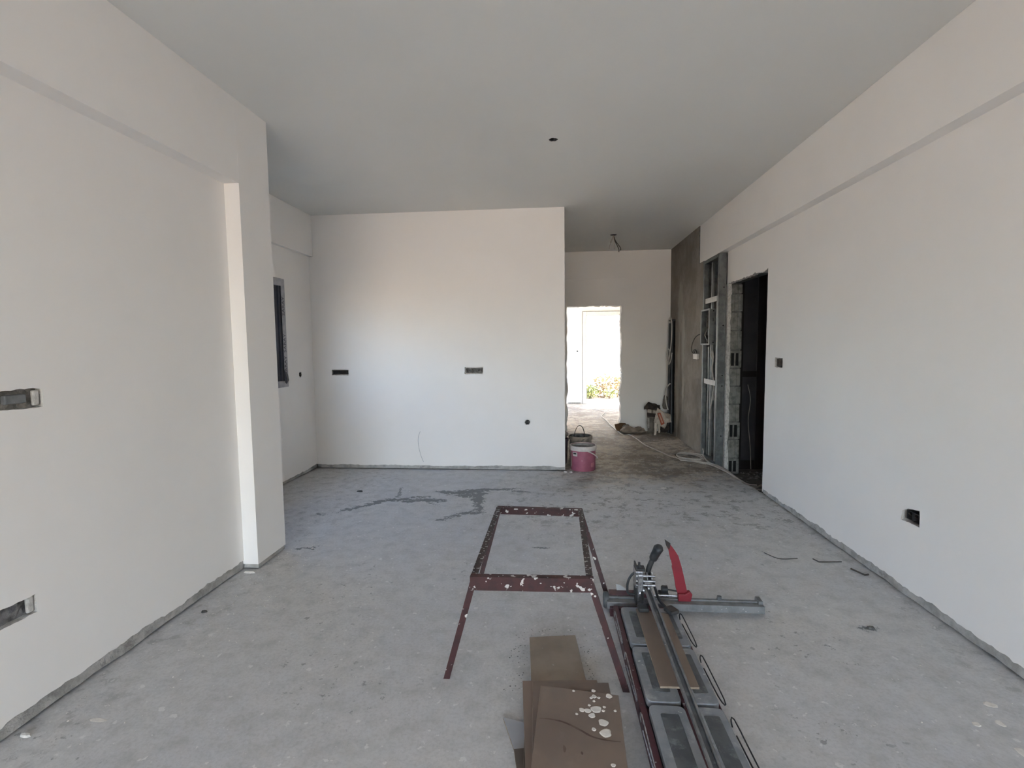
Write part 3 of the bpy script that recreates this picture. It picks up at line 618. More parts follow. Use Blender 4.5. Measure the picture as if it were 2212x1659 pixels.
# faint curved pencil line on the back wall
struct(MB().tube(smooth_path([(-1.555, YB+.0004, .445), (-1.578, YB+.0004, .38), (-1.580, YB+.0004, .29), (-1.555, YB+.0004, .17), (-1.525, YB+.0004, .09)]), .0028, 5).build('trim_7', mat('pencil_grey', (.42, .42, .42), (.5, .5, .5), 20, .9, bs=0)), 'faint curved grey scratch line low on the back wall')

# ------------------------------------------------------------------ trestle
t = thing('steel_trestle', 'low dark red steel trestle frame splashed with white plaster, standing mid floor', 'trestle', (-.1, 2.4, 0))
ZT = .465
c_nl, c_nr, c_fr, c_fl = Vector((-.353, 1.985, ZT)), Vector((.148, 1.997, ZT)), Vector((.153, 2.885, ZT)), Vector((-.349, 2.905, ZT))
f_nl, f_nr, f_fr, f_fl = Vector((-.484, 2.005, 0)), Vector((.297, 1.975, 0)), Vector((.300, 2.765, 0)), Vector((-.474, 2.825, 0))
def angle_bar(p0, p1, a, b, w, th=.004, w2=None):
    """L-section bar from p0 to p1 with legs of width w along directions a and b"""
    a, b = Vector(a), Vector(b); w2 = w2 or w
    prof = [(0, 0), (w, 0), (w, th), (th, th), (th, w2), (0, w2)]
    mb = MB(); v = [p + a*x + b*y for p in (Vector(p0), Vector(p1)) for x, y in prof]
    n = 6; mb.add(v, [tuple(range(n))[::-1], tuple(range(n, 2*n))] + [(i, (i+1) % n, n+(i+1) % n, n+i) for i in range(n)])
    return mb
for top, ft, sx, sy in ((c_nl, f_nl, 1, 1), (c_nr, f_nr, -1, 1), (c_fr, f_fr, -1, -1), (c_fl, f_fl, 1, -1)):
    d = (top-ft).normalized(); a = (Vector((sx, 0, 0)) - d*d.x*sx).normalized()
    angle_bar(ft + Vector((0, 0, 0)), top - Vector((0, 0, .004)), a, (0, sy, 0), .026).build('leg', OXIDE, t)
angle_bar(c_nl+Vector((-.004, -.004, .002)), c_nr+Vector((.004, -.004, .002)), (0, 0, -1), (0, 1, 0), .058, .004, .03).build('end_bar', OXIDE3, t)
angle_bar(c_fl+Vector((0, .0, .002)), c_fr+Vector((0, .0, .002)), (0, 0, -1), (0, -1, 0), .05, .004, .03).build('end_bar', OXIDE3, t)
angle_bar(c_nl+Vector((-.002, .028, .004)), c_fl+Vector((-.002, -.028, .004)), (1, 0, 0), (0, 0, -1), .028).build('side_bar', OXIDE2, t)
angle_bar(c_nr+Vector((.002, .028, .004)), c_fr+Vector((.002, -.028, .004)), (-1, 0, 0), (0, 0, -1), .028).build('side_bar', OXIDE2, t)

# ------------------------------------------------------------------ tile cutter
t = thing('tile_cutter', 'long manual tile cutter with grey plates, maroon base and black handle on the floor', 'tile cutter', (.47, 2.0, 0))
R3 = lambda z: Matrix.Rotation(z, 3, 'Z')
def rrect(x0, x1, y0, y1, r, n=5):
    out = []
    for cx, cy, a0 in ((x1-r, y1-r, 0), (x0+r, y1-r, 90), (x0+r, y0+r, 180), (x1-r, y0+r, 270)):
        for k in range(n): a = math.radians(a0+90*k/(n-1)); out.append((cx+r*math.cos(a), cy+r*math.sin(a)))
    return out
def yaw(px, y):   # the cutter lies very slightly skewed
    return px + (2.5-y)*.018
YS, YEc = 2.55, 1.36
fr = lambda a, b, z: Vector((yaw(a, b), b, z))
mb = MB(); mb.prism([(.296, YEc), (.322, YEc), (.322, YS), (.296, YS)], .0, .062, fr)
mb.build('side_rail', REDF, t, .003)
mb = MB(); mb.prism([(.592, YEc), (.602, YEc), (.602, YS), (.592, YS)], .0, .058, fr); mb.build('side_rail', REDF, t, .002)
mb = MB(); mb.prism([(.322, YEc), (.592, YEc), (.592, YS), (.322, YS)], .018, .040, fr); mb.build('base_tray', REDF, t)
mb = MB(); mb.prism([(.458, YEc), (.482, YEc), (.482, YS), (.458, YS)], .040, .068, fr); mb.build('centre_spine', REDF, t, .002)
rows = [(2.185, 2.505), (1.822, 2.168), (1.455, 1.805), (1.37, 1.44)]
for y0, y1 in rows:
    for x0, x1 in ((.326, .456), (.484, .594)):
        mb = MB(); mb.prism(rrect(x0, x1, y0, y1, min(.022, (y1-y0)/2.2)), .052, .080, fr)
        p = mb.build('plate', PLATE, t, .003)
        mb = MB(); mb.prism(rrect(x0, x1, y0, y1, min(.022, (y1-y0)/2.2)), .044, .051, fr); mb.build('rubber_edge', BLACK, p)
        if y1-y0 > .2:
            mb = MB(); m0 = (x1-x0)*.27; mb.prism(rrect(x0+m0, x1-m0*.85, y0+.055, y1-.045, .006), .080, .0815, fr); mb.build('rubber_pad', PAD, p)
    if y1-y0 > .2:
        ya, yb = y0+.02, y1-.05
        for xa, xb in ((.606, .617), (.287, .293)):
            pts = [fr(xa, yb-.02, .062), fr(xa+.002, yb, .074), fr(xb, yb-.005, .080), fr(xb+(.002 if xa > .5 else 0), (ya+yb)/2, .078), fr(xb+(.004 if xa > .5 else 0), ya+.02, .072), fr(xb+(.0 if xa > .5 else -.002), ya, .064), fr(xa+.003, ya+.05, .062), fr(xa, yb-.06, .062)]
            MB().tube(smooth_path(pts, 2), .0026, 6).build('support_wire', BLACK if xa > .5 else CHROME, t)
# rail
mb = MB()
for a, b in ((.452, .461), (.478, .487)): mb.prism([(a, 1.30), (b, 1.30), (b, 2.64), (a, 2.64)], .150, .168, lambda x, y, z: Vector((x-.0, y, z)))
mb.prism([(.461, 1.30), (.478, 1.30), (.478, 2.64), (.461, 2.64)], .150, .158)
mb.build('guide_rail', ALU, t, .002)
MB().box(.445, .495, 2.62, 2.66, .03, .168).build('rail_post', REDF, t, .004)
MB().box(.445, .495, 1.30, 1.34, .0, .149).build('rail_post', REDF, t, .004)
MB().box(.463, .476, 1.32, 2.60, .1582, .160).build('rail_groove', PAD, t)
MB().box(.280, .620, 2.55, 2.60, .0, .045).build('cross_foot', REDF, t, .003)
# far ruler bar
mb = MB().box(.268, 1.068, 2.575, 2.615, .028, .066); mb.build('ruler_bar', ALU, t, .002)
MB().box(.268, 1.060, 2.617, 2.636, .030, .072).build('ruler_ledge', ALU, t, .002)
MB().tube([(.46, 2.644, .076), (.66, 2.644, .076)], .006, 8).build('slide_rod', CHROME, t)
MB().box(1.045, 1.068, 2.60, 2.655, .028, .082).build('end_cap', ALU, t, .003)
MB().box(.285, .455, 2.640, 2.70, .0, .075).build('far_block', REDF, t, .003)
mb = MB(); mb.prism([(.33, .072), (.40, .072), (.345, .105), (.325, .11)], 2.69, 2.694, lambda a, b, c: Vector((a, c, b))); mb.build('angle_plate', STEELB, t)
ax = Matrix.Rotation(PI/2, 3, 'Y')
MB().lathe([(.0001, 0), (.036, 0), (.042, .006), (.042, .022), (.036, .028), (.0001, .028)], (.252, 2.635, .047), 24, ax=ax).build('wheel', PAD, t)
MB().lathe([(.0001, 0), (.018, 0), (.02, .004), (.02, .030), (.0001, .032)], (.566, 2.67, .098), 18, ax=ax).tube([(.59, 2.67, .098), (.655, 2.65, .098)], .004, 6).build('clamp_knob', BLACK, t)
MB().box(.552, .60, 2.645, 2.69, .03, .085).build('clamp_body', BLACK, t, .003)
MB().lathe([(.0001, 0), (.014, 0), (.012, .018), (.0001, .02)], (.855, 2.628, .072), 10).build('stop_screw', PAD, t)
# red swing stop standing up
blade = [(.640, .10), (.690, .105), (.676, .17), (.660, .24), (.641, .305), (.622, .335), (.597, .368), (.573, .388), (.577, .362), (.590, .335), (.600, .285), (.604, .282), (.610, .25), (.607, .25), (.622, .18), (.630, .13)]
fz = lambda a, b, d: Vector((a, 2.624+d, b))
MB().prism(blade, -.003, .006, fz).build('swing_stop', REDB, t, .001)
MB().prism([(.640, .066), (.704, .066), (.712, .105), (.700, .118), (.690, .115), (.676, .105), (.640, .105)], -.020, .010, fz).build('stop_foot', REDB, t, .003)
MB().prism([(.5695, .392), (.599, .372), (.594, .338), (.577, .360)], -.0035, .0065, fz).build('stop_tip', BROWNF, t)
# carriage and handle
c = t
Yc = 2.60
car = MB().box(.408, .450, Yc-.045, Yc+.04, .155, .245).box(.418, .446, Yc-.065, Yc-.045, .09, .235).box(.452, .486, Yc-.05, Yc+.05, .172, .200)
body = car.build('carriage', CHROME, t, .004)
MB().box(.412, .420, Yc-.04, Yc+.035, .06, .27).build('side_plate', BLACK, body, .002)
MB().box(.492, .500, Yc-.03, Yc+.03, .165, .235).build('side_plate', STEELB, body, .002)
for z, y in ((.20, -.055), (.178, -.055), (.225, -.05)):
    MB().tube([(.410, Yc+y, z), (.508, Yc+y, z)], .0065, 10).build('axle', CHROME, body)
for x, z in ((.426, .245), (.440, .245), (.433, .250)):
    MB().lathe([(.0001, .03 if x == .433 else .018), (.006, .03 if x == .433 else .018), (.007, .0), (.0001, 0)], (x, Yc-.01, z), 8).build('bolt', BLACK, body)
MB().box(.410, .462, Yc-.03, Yc+.02, .236, .252).build('clamp_block', BLACK, body, .003)
for x, z, r in ((.438, .135, .018), (.456, .15, .014), (.436, .20, .012)):
    MB().lathe([(.0001, -.012), (r, -.012), (r+.002, 0), (r, .012), (.0001, .012)], (x, Yc-.05, z), 16, ax=ax).build('roller', CHROME, body)
MB().lathe([(.0001, -.004), (.011, -.004), (.011, .004), (.0001, .004)], (.469, Yc-.075, .172), 18, ax=ax).build('scoring_wheel', CHROME, body)
# curved bracket on the left
MB().tube(smooth_path([(.415, Yc, .222), (.396, Yc, .205), (.380, Yc, .175), (.374, Yc, .14), (.380, Yc, .105), (.415, Yc, .100)], 5), .0065, 8).build('curved_bracket', BLACK, body)
# press arm with two feet
MB().tube(smooth_path([(.503, Yc-.02, .185), (.512, Yc-.04, .15), (.520, Yc-.10, .125), (.545, Yc-.15, .110)], 5), .007, 8).build('press_arm', BLACK, body)
MB().tube(smooth_path([(.440, Yc-.05, .15), (.438, Yc-.09, .13), (.430, Yc-.13, .115)], 5), .008, 8).build('press_arm', BLACK, body)
for x, y in ((.565, Yc-.165), (.430, Yc-.15)):
    MB().box(x-.026, x+.026, y-.03, y+.03, .0975, .118, 0, R3(.5 if x > .5 else 0)).build('press_foot', BLACK, body, .007)
# handle
Ph = [Vector((.478, Yc, .190)), Vector((.482, Yc, .225)), Vector((.486, Yc, .25)), Vector((.506, Yc, .297)), Vector((.512, Yc, .31))]
h = MB().tube(smooth_path(Ph, 4), .0135, 10).build('handle', BLACK, t)
MB().tube([(.503, Yc, .290), (.506, Yc, .297), (.513, Yc, .313), (.525, Yc-.004, .340), (.532, Yc-.008, .357), (.534, Yc-.012, .368), (.535, Yc-.014, .373)], [.017, .021, .022, .0235, .026, .019, .005], 14).build('grip', BLACK, h)
MB().tube([(.4665, Yc-.045, .243), (.4700, Yc-.047, .195)], .0022, 6).build('spring', STEELB, t)

# plank-shaped tile lying in the cutter
mb = MB(); fz2 = lambda a, b, d: Vector((a, b, d))
mb.prism([(.401, 1.893), (.551, 1.898), (.549, 2.43), (.399, 2.475)], .0825, .0915, rim=1)
tag(mb.build('tile', [TILE, TILEE], bevel=.0008), 'narrow brown wood-look tile lying under the cutter rail', 'tile')

# ------------------------------------------------------------------ stacked tiles
def tile(label, poly, z, th=.0095, m=TILE, cat='tile', group='tiles stacked on the floor'):
    return tag(MB().prism(poly, z, z+th, rim=1).build('tile', [m, TILEE], bevel=.0012), label, cat, group)
def quad(cx, cy, w_, l_, a):
    c, s = math.cos(a), math.sin(a); return [(cx+x*c-y*s, cy+x*s+y*c) for x, y in ((-w_/2, -l_/2), (w_/2, -l_/2), (w_/2, l_/2), (-w_/2, l_/2))]
Z0 = .002; th = .0095
# the grey tile under all, its corner showing on the left
tile('grey tile flat on the floor, showing left of the brown tile stack', [(-.205, 1.79), (.10, 1.70), (-.04, 1.25), (-.09, 1.25), (-.105, 1.49), (-.150, 1.64)], Z0, m=GREYT)
tile('dark tile at the bottom of the stack, peeping out left of the brown tiles', [(-.15, 1.63), (.16, 1.70), (.20, 1.35), (-.09, 1.33)], Z0+th+.0006, m=TILED)
tile('lowest brown tile of the stack, reaching back to the broken dusty tile', [(-.125, 1.93), (.165, 1.94), (.185, 1.34), (-.105, 1.34)], Z0+2*(th+.0006), m=TILED)
tile('short dark tile strip poking out behind the stack on its right', [(.0, 1.955), (.165, 1.965), (.165, 1.80), (.0, 1.80)], Z0+3*(th+.0006), m=TILED)
tile('dusty half tile lying behind the big brown tiles, farthest back', [(-.098, 1.870), (.128, 1.875), (.088, 2.285), (-.127, 2.252)], Z0+4*(th+.0006), m=TILE2)
tile('dark tile corner poking out at the back right of the stack', [(-.06, 1.915), (.205, 1.925), (.213, 1.50), (-.05, 1.50)], Z0+5*(th+.0006), m=TILED)
tile('brown tile third from the top, its left edge showing outermost', [(-.085, 1.317), (.214, 1.343), (.161, 1.941), (-.138, 1.915)], Z0+6*(th+.0006), m=TILEB)
tile('brown tile second from the top, turned slightly clockwise', [(-.072, 1.306), (.228, 1.318), (.204, 1.912), (-.096, 1.900)], Z0+7*(th+.0006), m=TILEA)
ztop = Z0+8*(th+.0006)
topt = tile('top brown tile of the stack with white plaster drops and a brown streak', [(-.063, 1.864), (.233, 1.830), (.212, 1.25), (-.093, 1.27)], ztop, m=TILE)
mb = MB(); zt = ztop+th
def blob(mb, x, y, r, z, e=1.0, hgt=.0012):
    n = 14; sd = random.random()*9
    ring = [(x + r*math.cos(k*2*PI/n)*(1+.14*math.sin(3*k*2*PI/n+sd)+random.uniform(-.05, .05)), y + r*e*math.sin(k*2*PI/n)*(1+.12*math.cos(2*k*2*PI/n+sd)), z) for k in range(n)]
    ring2 = [(x+(p[0]-x)*.8, y+(p[1]-y)*.8, z+hgt) for p in ring]
    mb.add(ring+ring2, [(k, (k+1) % n, n+(k+1) % n, n+k) for k in range(n)] + [tuple(range(n, 2*n))])

drops = [(0.064, 1.841, 0.0053), (0.14, 1.847, 0.0078), (0.14, 1.816, 0.0096), (0.129, 1.808, 0.006), (0.157, 1.81, 0.006), (0.138, 1.791, 0.0053), (0.119, 1.768, 0.0053), (0.091, 1.742, 0.0106), (0.112, 1.739, 0.0121), (0.143, 1.748, 0.0191), (0.173, 1.762, 0.006), (0.168, 1.743, 0.006), (0.126, 1.717, 0.0123), (0.071, 1.72, 0.0053), (0.211, 1.746, 0.0053), (0.162, 1.685, 0.0174), (0.127, 1.652, 0.0078), (0.167, 1.638, 0.0199), (0.177, 1.506, 0.0078), (.196, 1.822, .012)]
for x, y, r in drops: blob(mb, x, y, r, zt+.0002)
o = mb.build('plaster_drops', SPLAT, topt); o['kind'] = 'stuff'
STREAK = mat('tile_vein', (.085, .05, .035), (.13, .09, .065), 20, .5, bs=0)
def ribbon(pts, ws, z):
    P = smooth_path([(x, y, z) for x, y in pts], 5); n = len(P); v = []
    for i, p in enumerate(P):
        d = (P[min(i+1, n-1)]-P[max(i-1, 0)]).normalized(); nr = Vector((-d.y, d.x, 0)); u = i/(n-1); w_ = ws*(math.sin(PI*min(max(u, .04), .96)))**.6*(1+.4*noise.noise(Vector((i*.7, z, 3))))
        v += [p+nr*w_, p-nr*w_]
    return v, [(2*i, 2*i+1, 2*i+3, 2*i+2) for i in range(n-1)]
mb = MB(); v, f = ribbon([(-.062, 1.690), (-.02, 1.688), (.027, 1.676), (.08, 1.645), (.12, 1.618), (.17, 1.606), (.213, 1.603)], .004, zt+.0004); mb.add(v, f)
v, f = ribbon([(.022, 1.575), (.025, 1.56), (.024, 1.545)], .005, zt+.0004); mb.add(v, f)
v, f = ribbon([(.080, 1.553), (.082, 1.54)], .004, zt+.0004); mb.add(v, f)
mb.build('dark_vein', STREAK, topt)

# ------------------------------------------------------------------ buckets
def bucket(label, c, h, r0, r1, mbody, mrim, rim_h, cat='bucket', handle=None, fill=None, seam=False, group=None):
    c = Vector(c); t = thing('bucket', label, cat, c, group)
    MB().lathe([(.0001, .004), (r0-.01, .004), (r0, 0), (r0+.002, .01), (r1-.006, h-rim_h), (r1-.010, h-.002), (r1-.014, h-rim_h), (r0-.006, .012), (.0001, .012)], c, 40).build('body', mbody, t)
    MB().lathe([(r1-.0055, h-rim_h), (r1+.004, h-rim_h-.002), (r1+.006, h-.006), (r1+.003, h), (r1-.006, h+.001), (r1-.009, h-.006)], c, 40).build('rim', mrim, t)
    if fill: MB().lathe([(r1-.0105, h-.006), (r1-.013, h-.010), (r1-.0145, h-rim_h*.7), (r1*.6, h-rim_h*.62), (.0001, h-rim_h*.7)], c, 32).build('dried_residue', fill, t)
    return t, c
t, c = bucket('pink plastic bucket with white rim standing at the corner of the white wall', (.310, 5.700, 0), .280, .138, .150, PINK, BUCKW, .048, fill=mat('grey_residue', (.34, .33, .31), (.24, .23, .215), 20, .8, bs=.5))
def on_body(ang, z, off=.0015, r0=.138, r1=.150, h=.28): r = r0+(r1-r0)*z/h+off-.003; return c + Vector((r*math.sin(ang), -r*math.cos(ang), z))
def patch(a0, a1, z0, z1, name, m, par, off=.002, n=8):
    v = [on_body(a0+(a1-a0)*i/n, z, off) for z in (z0, z1) for i in range(n+1)]
    return MB().add(v, [(i, i+1, n+2+i, n+1+i) for i in range(n)]).build(name, m, par)
l = patch(-.95, -.50, .170, .215, 'sticker', BUCKW, t, .0035)
patch(-.88, -.58, .192, .208, 'sticker_print', BLACK, t, .0045)
patch(-1.32, -1.16, .006, .225, 'pale_seam', BUCKW, t, .0035)
patch(.62, .98, .045, .095, 'scuff', mat('pale_pink_scuff', (.52, .22, .24), (.5, .18, .22), 20, .6, bs=0), t, .0035)
MB().tube(smooth_path([on_body(.42, .225, .012), on_body(.72, .200, .022), on_body(1.05, .165, .028), on_body(1.35, .135, .026)], 5), .0075, 6).build('handle', BUCKW, t)
MB().tube([on_body(.36, .235, .002), on_body(.36, .235, .012)], .012, 10).build('handle_boss', BUCKW, t)
t, c = bucket('mortar-stained beige bucket with raised handle, behind the pink bucket', (.300, 6.110, 0), .315, .125, .139, BUCKG, BUCKG, .040, fill=DARKC)
MB().tube(smooth_path([(.225, 6.05, .300), (.232, 6.06, .36), (.262, 6.07, .425), (.295, 6.08, .44), (.325, 6.09, .415), (.345, 6.10, .36), (.350, 6.10, .295)], 5), .0045, 6).build('handle', WIREB, t)
MB().lathe([(.0001, .02), (.022, .016), (.028, 0), (.0001, -.004)], (.335, 5.972, .265), 12, ax=Matrix.Rotation(PI/2, 3, 'X')).box(.27, .36, 5.965, 5.98, .235, .258).build('mortar_lump', BUCKG, t, .004)
t, c = bucket('dark dirty bucket half hidden behind the white wall corner', (.020, 6.00, 0), .30, .115, .130, BUCKD, BUCKD, .03)
def lump(name, c, s, m, label=None, cat=None, parent=None, seed=0, amp=.25, sub=3, group=None, fq=3.0, box=False):
    bm = bmesh.new(); bmesh.ops.create_icosphere(bm, subdivisions=sub, radius=1)
    for v in bm.verts:
        p = v.co.copy()
        if box: k = max(abs(p.x), abs(p.y), abs(p.z)); p = p/k*.5 + p*.5*.9; p *= 1.0
        d = 1 + amp*noise.noise(p*fq+Vector((seed, 0, 0))) + amp*.5*noise.noise(p*fq*2.7+Vector((seed, 3, 0)))
        p *= d; v.co = Vector((p.x*s[0], p.y*s[1], max(p.z*s[2], -s[2]*.8)))
    me = bpy.data.meshes.new(name); bm.to_mesh(me); bm.free()
    org = ORG.get(parent.name, Vector((0, 0, 0))) if parent else Vector((0, 0, 0))
    me.transform(Matrix.Translation(Vector(c)-org)); me.materials.append(m)
    o = bpy.data.objects.new(name, me); COL.objects.link(o); o.parent = parent
    return tag(o, label, cat, group) if label else o
lump('mortar_chunk', (.065, 6.00, .345), (.085, .09, .055), BUCKG, 'grey lump of mortar lying on the dark bucket behind the corner', 'mortar lump', seed=4, sub=2)

# ------------------------------------------------------------------ sacks
def crumpled(name, outline, fr_, th, m, parent, n=14, seed=0, amp=.02, taper=None):
    """pillow-like crumpled paper bag; outline is 4 corners in the frame fr_ (a, b) and th its half thickness"""
    v = []; A, B, C_, D_ = [Vector(p) for p in outline]
    for side in (1, -1):
        for j in range(n+1):
            for i in range(n+1):
                u, w_ = i/n, j/n; p = (A*(1-u)+B*u)*(1-w_) + (D_*(1-u)+C_*u)*w_
                e = (min(u, 1-u)*min(w_, 1-w_)*16)**.35 if 0 < u < 1 and 0 < w_ < 1 else 0
                q = Vector((p.x*11, p.y*11, seed+side))
                rd = 1-abs(noise.noise(q))*2.0
                d = side*th*e*(.65+.6*rd) + amp*noise.noise(q*.8+Vector((5, 5, 0)))
                v.append(fr_(p.x + amp*.6*noise.noise(q*1.7), p.y + amp*.6*noise.noise(q*1.7+Vector((9, 0, 0))), d))
    N = (n+1)**2; f = []
    for s_ in (0, 1):
        for j in range(n):
            for i in range(n):
                a = s_*N + j*(n+1)+i; q = (a, a+1, a+n+2, a+n+1); f.append(q if s_ == 0 else q[::-1])
    for i in range(n):
        f += [(i, i+1, N+i+1, N+i), (n*(n+1)+i, n*(n+1)+i+1, N+n*(n+1)+i+1, N+n*(n+1)+i)]
        f += [(i*(n+1), (i+1)*(n+1), N+(i+1)*(n+1), N+i*(n+1)), (i*(n+1)+n, (i+1)*(n+1)+n, N+(i+1)*(n+1)+n, N+i*(n+1)+n)]
    mb = MB(); mb.add(v, f); mb.smooth = True
    return mb.build(name, m, parent)
up_ = lambda y0, lean=0: (lambda a, b, d: Vector((a, y0 + b*lean - d, b)))
# flat kraft sack on the floor
t = thing('empty_sack', 'flattened crumpled kraft paper sack on the floor by the end doorway', 'sack', (1.25, 8.05, 0))
crumpled('sack_body', [(1.01, 7.98), (1.30, 7.95), (1.32, 8.13), (1.06, 8.17)], lambda a, b, d: Vector((a, b, .045+d)), .032, PAPERK, t, seed=2, amp=.02)
crumpled('sack_fold', [(1.20, 7.97), (1.42, 7.98), (1.41, 8.12), (1.22, 8.13)], lambda a, b, d: Vector((a, b, .042+d)), .030, PAPERK, t, seed=7, amp=.025)
crumpled('sack_fold', [(1.06, 8.09), (1.20, 8.11), (1.19, 8.19), (1.08, 8.19)], lambda a, b, d: Vector((a, b, .095+d)), .03, PAPERG, t, n=8, seed=9, amp=.02)
t = tag(MB().prism([(.955, .12), (1.06, .14), (1.135, .135), (1.15, .10), (1.09, .02), (1.0, .0), (.975, .045)], 8.175, 8.20, lambda a, b, c: Vector((a, c+(b)*.15, b+.001))).build('cardboard_scrap', CARD, bevel=.003), 'torn brown cardboard scrap standing at the doorway edge', 'cardboard')
# tall open sack
t = thing('cement_sack', 'upright torn grey paper sack with dark open top in the corner', 'sack', (1.53, 8.08, 0))
crumpled('sack_body', [(1.465, .005), (1.60, .005), (1.62, .44), (1.455, .42)], up_(8.10), .045, PAPERG, t, seed=3, amp=.016)
crumpled('torn_top', [(1.40, .385), (1.66, .36), (1.64, .45), (1.46, .50)], up_(8.05), .045, PAPERD, t, seed=8, amp=.05, n=10)
PAPERL = mat('pale_print', (.42, .38, .33), (.30, .27, .23), 30, .8, bs=.1)
for a0, a1, b0, b1, m in ((1.445, 1.505, .345, .395, PAPERL), (1.53, 1.585, .330, .375, PAPERL), (1.440, 1.60, .275, .335, PAPERD), (1.442, 1.475, .10, .26, PAPERL)):
    MB().prism([(a0, b0), (a1, b0-.008), (a1, b1-.008), (a0, b1)], .072, .080, up_(8.07), m and 0).build('printed_band', m, t)
t = thing('cement_sack', 'crumpled white paper sack with a slanted red printed panel in the corner', 'sack', (1.66, 7.95, .1))
up2 = up_(7.88, .25)
crumpled('sack_body', [(1.530, .20), (1.69, .10), (1.785, .27), (1.60, .42)], up2, .055, PAPERW, t, seed=12, amp=.022)
crumpled('sack_body', [(1.68, .20), (1.80, .20), (1.79, .31), (1.66, .37)], up2, .05, PAPERW, t, seed=15, amp=.03, n=10)
crumpled('torn_strip', [(1.530, .0), (1.555, .0), (1.60, .20), (1.535, .24)], up2, .012, PAPERW, t, seed=5, amp=.02, n=8)
crumpled('torn_strip', [(1.60, .04), (1.62, .04), (1.645, .18), (1.60, .20)], up2, .012, PAPERW, t, seed=6, amp=.02, n=8)
P2 = [(1.575, .345), (1.622, .355), (1.675, .195), (1.628, .165)]
MB().prism(P2, .074, .100, up2).build('red_panel', REDP, t)
MB().prism([(1.592, .332), (1.610, .335), (1.653, .207), (1.636, .195)], .1002, .1010, up2).build('panel_stripe', mat('faded_print', (.55, .36, .26), (.46, .27, .2), 60, .8, bs=0), t)
t = lump('dark_sack', (1.735, 8.11, .09), (.075, .07, .10), PAPERD, 'dark full sack crammed under the white paper sack in the corner', 'sack', seed=9, amp=.18)
lump('plaster_rag', (1.76, 8.17, .47), (.045, .035, .12), PAPERG, 'grey crumpled wrapper stuffed in the corner above the sacks', 'wrapper', seed=3, amp=.4, sub=3)

# ------------------------------------------------------------------ floor cables
zc = .012
cable('power_cable', [(.80, 10.98, zc), (1.02, 10.62, zc), (.96, 10.2, zc), (.90, 9.9, zc), (.945, 9.3, zc), (.95, 8.9, zc), (.985, 8.45, zc), (1.04, 7.86, zc), (1.14, 7.86, zc), (1.20, 7.55, zc), (1.235, 7.15, zc), (1.27, 6.95, zc), (1.36, 6.62, zc), (1.42, 6.38, zc), (1.50, 6.22, zc), (1.56, 6.12, zc), (1.66, 6.05, zc), (1.76, 5.96, zc), (1.81, 5.86, zc), (1.86, 5.60, .014), (1.93, 5.35, -.02), (2.05, 5.22, -.075), (2.3, 5.3, -.08)], .008, CABLE, 'long pale cable running from the corridor end along the floor to the side doorway')
def coil(c, rx, ry, n, seed, r=.007, lift=.016):
    rnd = random.Random(seed); P = []
    for k in range(n*10):
        a = k*2*PI/10; s_ = 1+rnd.uniform(-.10, .10); P.append((c[0]+rx*s_*math.cos(a)+rnd.uniform(-.01, .01), c[1]+ry*s_*math.sin(a), c[2]+lift*(k/10)*.8+.008*abs(math.sin(k))))
    return P
cable('cable_coil', coil((1.645, 6.24, .010), .155, .20, 3, 3) + [(1.78, 6.15, .06), (1.80, 6.22, .10), (1.80, 6.25, .13)], .0062, CABLE, 'loose coil of pale cable on the floor in front of the metal studs', 'cable coil')
cable('loose_cable', [(1.50, 6.12, .010), (1.62, 6.02, .03), (1.74, 5.98, .022), (1.80, 5.93, .02), (1.86, 5.80, .012), (1.97, 5.62, -.05), (2.03, 5.45, -.08), (2.12, 5.40, -.082)], .0075, CABLE, 'upper cable strand sagging into the side doorway')
cable('loose_cable', [(1.78, 6.10, .05), (1.80, 5.98, .02), (1.90, 5.84, .0), (2.00, 5.66, -.07), (2.02, 5.50, -.082), (1.97, 5.30, -.082), (2.0, 5.18, -.082)], .0075, CABLE, 'middle cable strand curving over the broken screed edge')
cable('loose_cable', [(1.83, 5.88, .012), (1.92, 5.60, -.03), (1.99, 5.38, -.078), (2.08, 5.32, -.08), (2.2, 5.42, -.078), (2.5, 5.6, -.078)], .009, CABLE, 'thick cable strand running through the doorway into the dark room')
cable('loose_cable', [(1.66, 6.05, .04), (1.70, 6.0, .012), (1.75, 5.94, .012)], .0075, CABLE, 'short cable end beside the coil on the floor')

# ------------------------------------------------------------------ debris
CHIPD = mat('dark_chip', (.05, .05, .05), (.08, .08, .075), 20, .8, bs=.3)
def chip(x, y, sx, sy, h, m, label, name='debris_chip', cat='debris', seed=0, group=None):
    rnd = random.Random(seed); n = 8
    ring = [(x+sx*math.cos(k*2*PI/n)*rnd.uniform(.7, 1.1), y+sy*math.sin(k*2*PI/n)*rnd.uniform(.7, 1.1), .0008) for k in range(n)]
    top = [(x+(p[0]-x)*.75, y+(p[1]-y)*.75, h*rnd.uniform(.8, 1.1)) for p in ring]
    return tag(MB().add(ring+top, [(k, (k+1) % n, n+(k+1) % n, n+k) for k in range(n)] + [tuple(range(n, 2*n))]).build(name, m), label, cat, group)
chip(1.556, 2.528, .024, .014, .008, DARKC, 'small grey mortar chip lying alone on the right part of the floor', seed=1)
chip(1.685, 2.005, .025, .020, .003, SPLAT, 'oval white plaster drop on the floor at the right frame edge', name='plaster_drop', seed=2)
chip(1.550, 1.893, .018, .015, .003, SPLAT, 'small white plaster drop left of the oval one at the right', name='plaster_drop', seed=3)
chip(1.640, 1.905, .016, .022, .002, SPLAT, 'faint white plaster smear below the oval drop at the right', name='plaster_drop', seed=13)
chip(1.60, 1.765, .02, .03, .002, SPLAT, 'white plaster drop at the bottom right corner of the floor', name='plaster_drop', seed=14)
chip(-1.925, 4.69, .035, .018, .010, CHIPD, 'small black rubber scrap on the floor before the alcove', seed=4)
